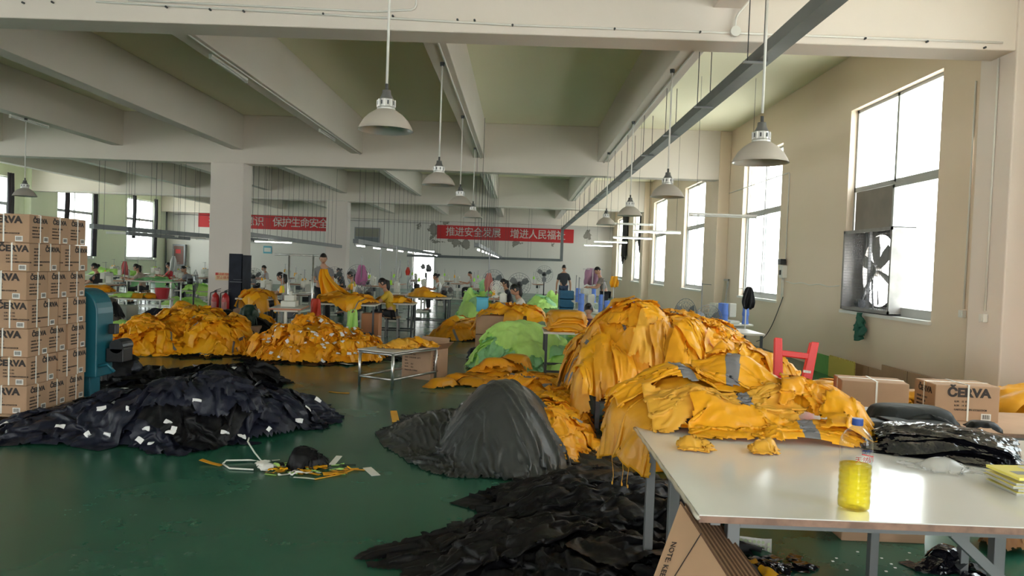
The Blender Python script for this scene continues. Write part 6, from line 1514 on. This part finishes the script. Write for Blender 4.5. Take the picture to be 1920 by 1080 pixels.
duct([(2.35, -7, 3.82), (2.35, 42.7, 3.82), ], .16, .12, 'long dark cable duct running the length of the hall below the right beam', [(2.26, y, 3.82) for y in (1.5, 3.6, 5.6, 7.5, 9.6, 11.7, 13.8, 15.9, 18.0, 20.1, 22.2, 24.3, 26.4, 28.5, 30.6, 32.7, 35, 37, 39, 41)])
M_emit = mat('lit_tube', (.9, .9, .9), .4, emit=(1, .97, .93), estr=14)
M_tubeoff = mat('unlit_tube', (.7, .7, .68), .4)
def tubelight(loc, rz, label, lit=True, L=1.2, drop=None, group=None):
    t = thing('tube_light', label, 'tube light', loc, rz, group)
    MB().cbox((0, 0, .03), (L, .05, .035)).build('batten', M_white, t, bevel=.004)
    MB().tube([(-L/2+.02, 0, -.005), (L/2-.02, 0, -.005)], .014, 8).build('tube', M_emit if lit else M_tubeoff, t, smooth=True)
    for s in (-1, 1): MB().cbox((s*(L/2-.01), 0, .0), (.02, .04, .05)).build('tube_holder', M_white, t)
    if drop:
        for s in (-1, 1): MB().tube([(s*L*.4, 0, .045), (s*L*.4, 0, drop)], .004, 4).build('suspension_wire', M_darkm, t)
    return t
T1 = duct([(-4.6, 20.8, 2.17), (-4.6, 42.6, 2.10)], .16, .12, 'cable duct with eight lit tubes in the middle left of the hall', [(-4.6, 21.5+2*i, 2.15) for i in range(10)], ztop=5.35, brackets=False)
T2 = duct([(-1.1, 18.6, 2.13), (-1.1, 42.6, 2.08)], .12, .10, 'cable duct with lit tubes nearer the centre of the hall', [(-1.1, 19+1.6*i, 2.1) for i in range(10)], ztop=5.35, brackets=False)
duct([(-11.0, 20.8, 2.16), (-10.7, 24.0, 2.14)], .1, .1, 'short dark duct section at the far left above the benches', [(-11.0+.13*i, 21+1.3*i, 2.15) for i in range(3)], ztop=5.35, brackets=False)
T3 = duct([(-11.9, 20.6, 2.32), (-9.9, 29.0, 2.26)], .16, .13, 'dark duct with unlit tubes crossing behind the near column on the left', [(-11.8+1.9*k/8, 20.9+8*k/8, 2.29) for k in range(9)], ztop=5.35, brackets=False)
T4 = duct([(-7.9, 20.9, 2.28), (-7.55, 31.2, 2.18)], .16, .12, 'dark duct between the two columns with one lit tube', [(-7.9+.035*k, 21+1.02*k, 2.22) for k in range(10)], ztop=5.35, brackets=False)
duct([(2.35, 42.75, 3.8), (2.35, 42.75, 1.98)], .16, .16, 'vertical drop of the duct at the far end', (), brackets=False)
duct([(2.35, 42.8, 2.04), (-6.5, 42.8, 2.0)], .14, .14, 'cross duct along the back wall joining the lamp ducts', [(-6+1.3*i, 42.8, 2.0) for i in range(6)], ztop=5.35, brackets=False)
tl = tubelight((-4.6, 21.4, 2.05), PI/2, 'lit tube below the duct, row in the middle left', True)
for i in range(1, 9): dup(tl, (-4.6, 21.4+2.4*i, 2.04), PI/2, 'lit tube below the duct, row in the middle left', 'lit tubes under the middle left duct')
tl['group'] = 'lit tubes under the middle left duct'
for o in [o for o in SC.objects if o.name.startswith('tube_light')]: pass
t2 = tubelight((-1.1, 19.3, 2.02), PI/2, 'lit tube below the central duct pointing down the hall', True, group='lit tubes under the central duct')
for i in range(1, 9): dup(t2, (-1.1, 19.3+2.2*i, 2.02), PI/2, None, None)
rt = [(3.38, 18.7, 2.60, 'nearest lit tube of the four hanging crosswise by the right windows'), (3.38, 22.7, 2.60, 'second lit tube of the four hanging crosswise by the right windows'), (3.2, 26.7, 2.60, 'third lit tube of the four hanging crosswise by the right windows'), (3.25, 31.4, 2.60, 'farthest lit tube of the four hanging crosswise by the right windows')]
r0 = tubelight(rt[0][:3], 0, rt[0][3], True, 1.2, drop=2.812)
for x, y, z, lab in rt[1:]: dup(r0, (x, y, z), 0, lab)
tubelight((3.88, 14.5, 2.74), 0, 'unlit white tube hanging crosswise before the second right window', False, 1.3, 2.668)
tubelight((3.6, 25, 3.15), 0, 'unlit white tube hanging crosswise high by the third window', False, 1.6, 2.262)
x0 = at(560, 468, Y=24).x; tubelight((-7.8, 23.5, 2.115), 0, 'lit tube under the duct between the columns', True, 1.2)
u0 = tubelight((-11.55, 21.8, 2.17), .0, 'unlit white tube below the left duct', False, 1.2, group='unlit tubes under the left duct')
for i in range(1, 6): dup(u0, (-11.55+.31*i, 21.8+1.3*i, 2.165), 0)
for i, q in enumerate(((425, 130, 4.44), (613, 254, 4.44))):
    p = at(q[0], q[1], z=q[2]); tubelight((-4.47, p.y, 4.431), PI/2, ['unlit tube fixed under the second beam from the left, near end', 'unlit tube fixed under the second beam from the left, far end'][i], False, 1.4 if i == 0 else 1.3)
p = at(180, 325, z=4.44); tubelight((-10.95, 16.5, 4.431), PI/2, 'unlit tube under the far left beam', False, 1.3)
# ------------------------------------------------------------------ banners
def banner(x0, x1, z0, z1, txt, tx0, tx1, label, sag=0):
    t = thing('slogan_banner', label, 'banner', ((x0+x1)/2, YB-.06, z0)); W_ = x1-x0; H_ = z1-z0
    MB().box((-W_/2, 0, 0), (W_/2, .015, H_)).build('banner_cloth', mat('red_banner_cloth', (.56, .02, .025), .6, var=.08, vscale=1), t)
    n = len(txt); cx0 = tx0-(x0+x1)/2; cx1 = tx1-(x0+x1)/2; pitch = (cx1-cx0)/n
    obs = [text_mesh(c, H_*.74, mat('banner_lettering', (.62,.58,.55), .6), T=Matrix.Translation((cx0+pitch*(i+.5), -.008, H_*.5)) @ RX90, bold=.004, sx=.95) for i, c in enumerate(txt) if c != ' ']
    for i, o in enumerate(obs): o.name = 'lettering'; o.parent = t
    return t
a, b = at(820, 421, Y=YB), at(1075, 456, Y=YB); ta, tb = at(836, 440, Y=YB).x, at(1060, 440, Y=YB).x
banner(a.x, b.x, b.z+.0, a.z-.02, '推进安全发展 增进人民福祉'.replace(' ', ' '), ta, tb, 'red banner with pale Chinese slogan on the peeling back wall, right of the two').name = 'slogan_banner'
a, b = at(373, 399, Y=YB), at(617, 434, Y=YB); tb = at(615, 420, Y=YB).x; pitch = (at(615,420,Y=YB).x-at(509,420,Y=YB).x)/6
banner(a.x, b.x, b.z, a.z, '提高安全意识 保护生命安全', tb-pitch*12.6, tb, 'red banner with Chinese safety slogan partly behind the near column')
# ------------------------------------------------------------------ conduits and bolts on the beams
def bx(px, py, Y): return at(px, py, Y=Y)
Yf = 8.08
conduit([bx(180, 3, Yf), bx(960, 47, Yf), bx(1880, 80, Yf)], .012, label='white conduit along the face of the nearest cross beam')
conduit([bx(782, -30, Yf), bx(780, 18, Yf), bx(700, 22, Yf), bx(240, 0, Yf)], .012, label='upper white conduit on the nearest cross beam bending upward')
t = thing('junction_box', 'round white junction box on the nearest cross beam', 'junction box', bx(1378, 60, Yf))
MB().lathe([(0, 0), (.055, 0), (.055, .04), (0, .045)], 18, T=Matrix.Rotation(PI/2, 4, 'X')).build('box_cover', M_white, t)
conduit([bx(1378, 55, Yf-.01), bx(1380, 30, Yf-.01), bx(1400, 8, Yf-.01), bx(1420, -20, Yf-.01)], .012, label='short conduit rising from the round junction box')
for i, (px, py) in enumerate(((45, 6), (100, 5), (313, 14), (395, 19), (458, 22), (607, 27), (737, 31), (858, 38), (890, 39), (961, 48), (1152, 55), (1312, 61), (1483, 70), (1621, 73), (1737, 79), (1845, 90))):
    p = bx(px, py, Yf+.01); tag(MB().lathe([(0, 0), (.012, 0), (.012, .03), (0, .03)], 8, T=Matrix.Rotation(PI/2, 4, 'X')).build('anchor_bolt', M_darkm, loc=p), 'dark anchor bolt stub in the face of the nearest cross beam', 'bolt', 'anchor bolts in the nearest cross beam')
for (x, lab) in ((-1.2, 'conduit under the beam that carries the row of lamps left of centre'), (-4.42, 'conduit under the second beam from the left'), (2.08, 'conduit under the right beam beside the cable duct')):
    for (ya, yb, q) in ((8.53, 19.98, 'near bay'), (20.43, 31.98, 'middle bay')):
        conduit([(x+.05, ya, 4.465), (x+.05, yb, 4.465)], .012, label='white '+lab+', '+q)
conduit([(-20, 31.93, 4.15), (5.1, 31.93, 4.15)], .012, label='conduit on the face of the third cross beam')
conduit([(-20.9, 44.9, 4.0), (-5.2, 44.9, 4.0)], .010, label='thin pipe along the top of the back wall left of the banner', m=M_darkm)
conduit([(-21.3, 44.7, 4.9), (-21.3, 44.7, 0.3)], .05, label='grey rain pipe in the far left corner', m=M_metal)
# ------------------------------------------------------------------ curtains
M_curt = fabric('dark_violet_curtain', (.05, .045, .06), .7, trans=.05); M_rag = fabric('grey_torn_curtain', (.03, .03, .03), .7, trans=0)
def curtain(X, y, w_, z1, z0, m, label, torn=False):
    S = Soup(); U, V = np.meshgrid(np.linspace(0, 1, 40), np.linspace(0, 1, 30)); P = np.zeros((30, 40, 3)); P[...,1] = y+U*w_; P[...,0] = X+.04*np.sin(U*w_*40)+.02*np.sin(5*V)
    bot = z0+(.45*np.abs(np.sin(U*4.3+.5)) if torn else 0); P[...,2] = z1-(z1-bot)*V; S.grid(P, None, 0); return tag(S.build('curtain', [m], (X, y, z1), thick=.01), label, 'curtain')
for n_, (a, b) in enumerate(LW[5:]):
    nm_ = ['third', 'second', 'first'][n_]
    curtain(XL+.1, b-.35, .42, 4.75, 1.35, M_curt, 'dark violet curtain at the far side of the %s left window from the corner' % nm_)
    curtain(XL+.1, a+.35, .34, 4.75, 2.4, M_curt, 'dark violet curtain at the near side of the %s left window from the corner' % nm_)
curtain(XR-.1, 38.4, 1.5, 4.5, 1.9, M_rag, 'torn dark cloth hung between the two farthest right windows', True)
curtain(XR-.1, 33.0, 1.3, 4.5, 2.4, M_rag, 'torn dark cloth before the fourth pier on the right', True)
# ------------------------------------------------------------------ far wall extras
t = thing('window_panel', 'dark framed high panel on the back wall right of the second column', 'panel', (bx(665, 440, YB).x, YB-.02, bx(665, 460, YB).z))
W_ = bx(712, 440, YB).x-bx(665, 440, YB).x; MB().box((0, -.04, 0), (W_, 0, 1.1)).build('frame', M_metal, t); MB().box((.06, -.05, .55), (W_-.06, -.04, 1.04)).build('upper_pane', mat('olive_pane', (.18,.18,.13), .3), t); MB().box((.06, -.05, .05), (W_-.06, -.04, .5)).build('lower_pane', mat('blue_grey_pane', (.10,.13,.14), .3), t)
MB().box((XL+.02, YB-.03, 0), (-.3, YB-.01, 1.0)) 
t = thing('notice_board', 'blue notice board on the back wall between the columns', 'notice board', (bx(494, 470, YB).x, YB-.03, bx(494, 475, YB).z)); MB().box((0, 0, 0), (.5, .02, .45)).build('board', mat('blue_board', (.12,.42,.55), .5), t); MB().box((.05, -.004, .1), (.45, 0, .35)).build('paper', M_white, t)
t = thing('electrical_cabinet', 'grey electrical cabinet with a red sign in the far left corner', 'cabinet', (XL+.5, 44.7, .9)); MB().box((0, 0, 0), (.75, .25, 1.3)).build('cabinet_body', M_metal, t); MB().box((.08, -.01, .1), (.67, 0, 1.2)).build('cabinet_door', mat('brown_panel', (.16,.08,.06), .5), t); MB().box((.2, -.02, .75), (.5, -.01, 1.0)).build('warning_sign', M_redp, t)
# ------------------------------------------------------------------ outside
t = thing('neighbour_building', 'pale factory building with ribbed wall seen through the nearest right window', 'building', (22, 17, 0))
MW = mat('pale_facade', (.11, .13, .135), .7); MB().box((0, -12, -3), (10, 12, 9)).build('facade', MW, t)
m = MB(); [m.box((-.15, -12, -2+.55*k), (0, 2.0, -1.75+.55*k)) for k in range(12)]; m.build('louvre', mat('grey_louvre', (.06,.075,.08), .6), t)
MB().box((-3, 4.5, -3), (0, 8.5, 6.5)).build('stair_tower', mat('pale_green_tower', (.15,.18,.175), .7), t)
g_ = MB().box((-80, -60, -.5), (80, 100, -.3)).build('ground', mat('outdoor_concrete', (.62,.61,.57), .9)); g_['kind'] = 'structure'
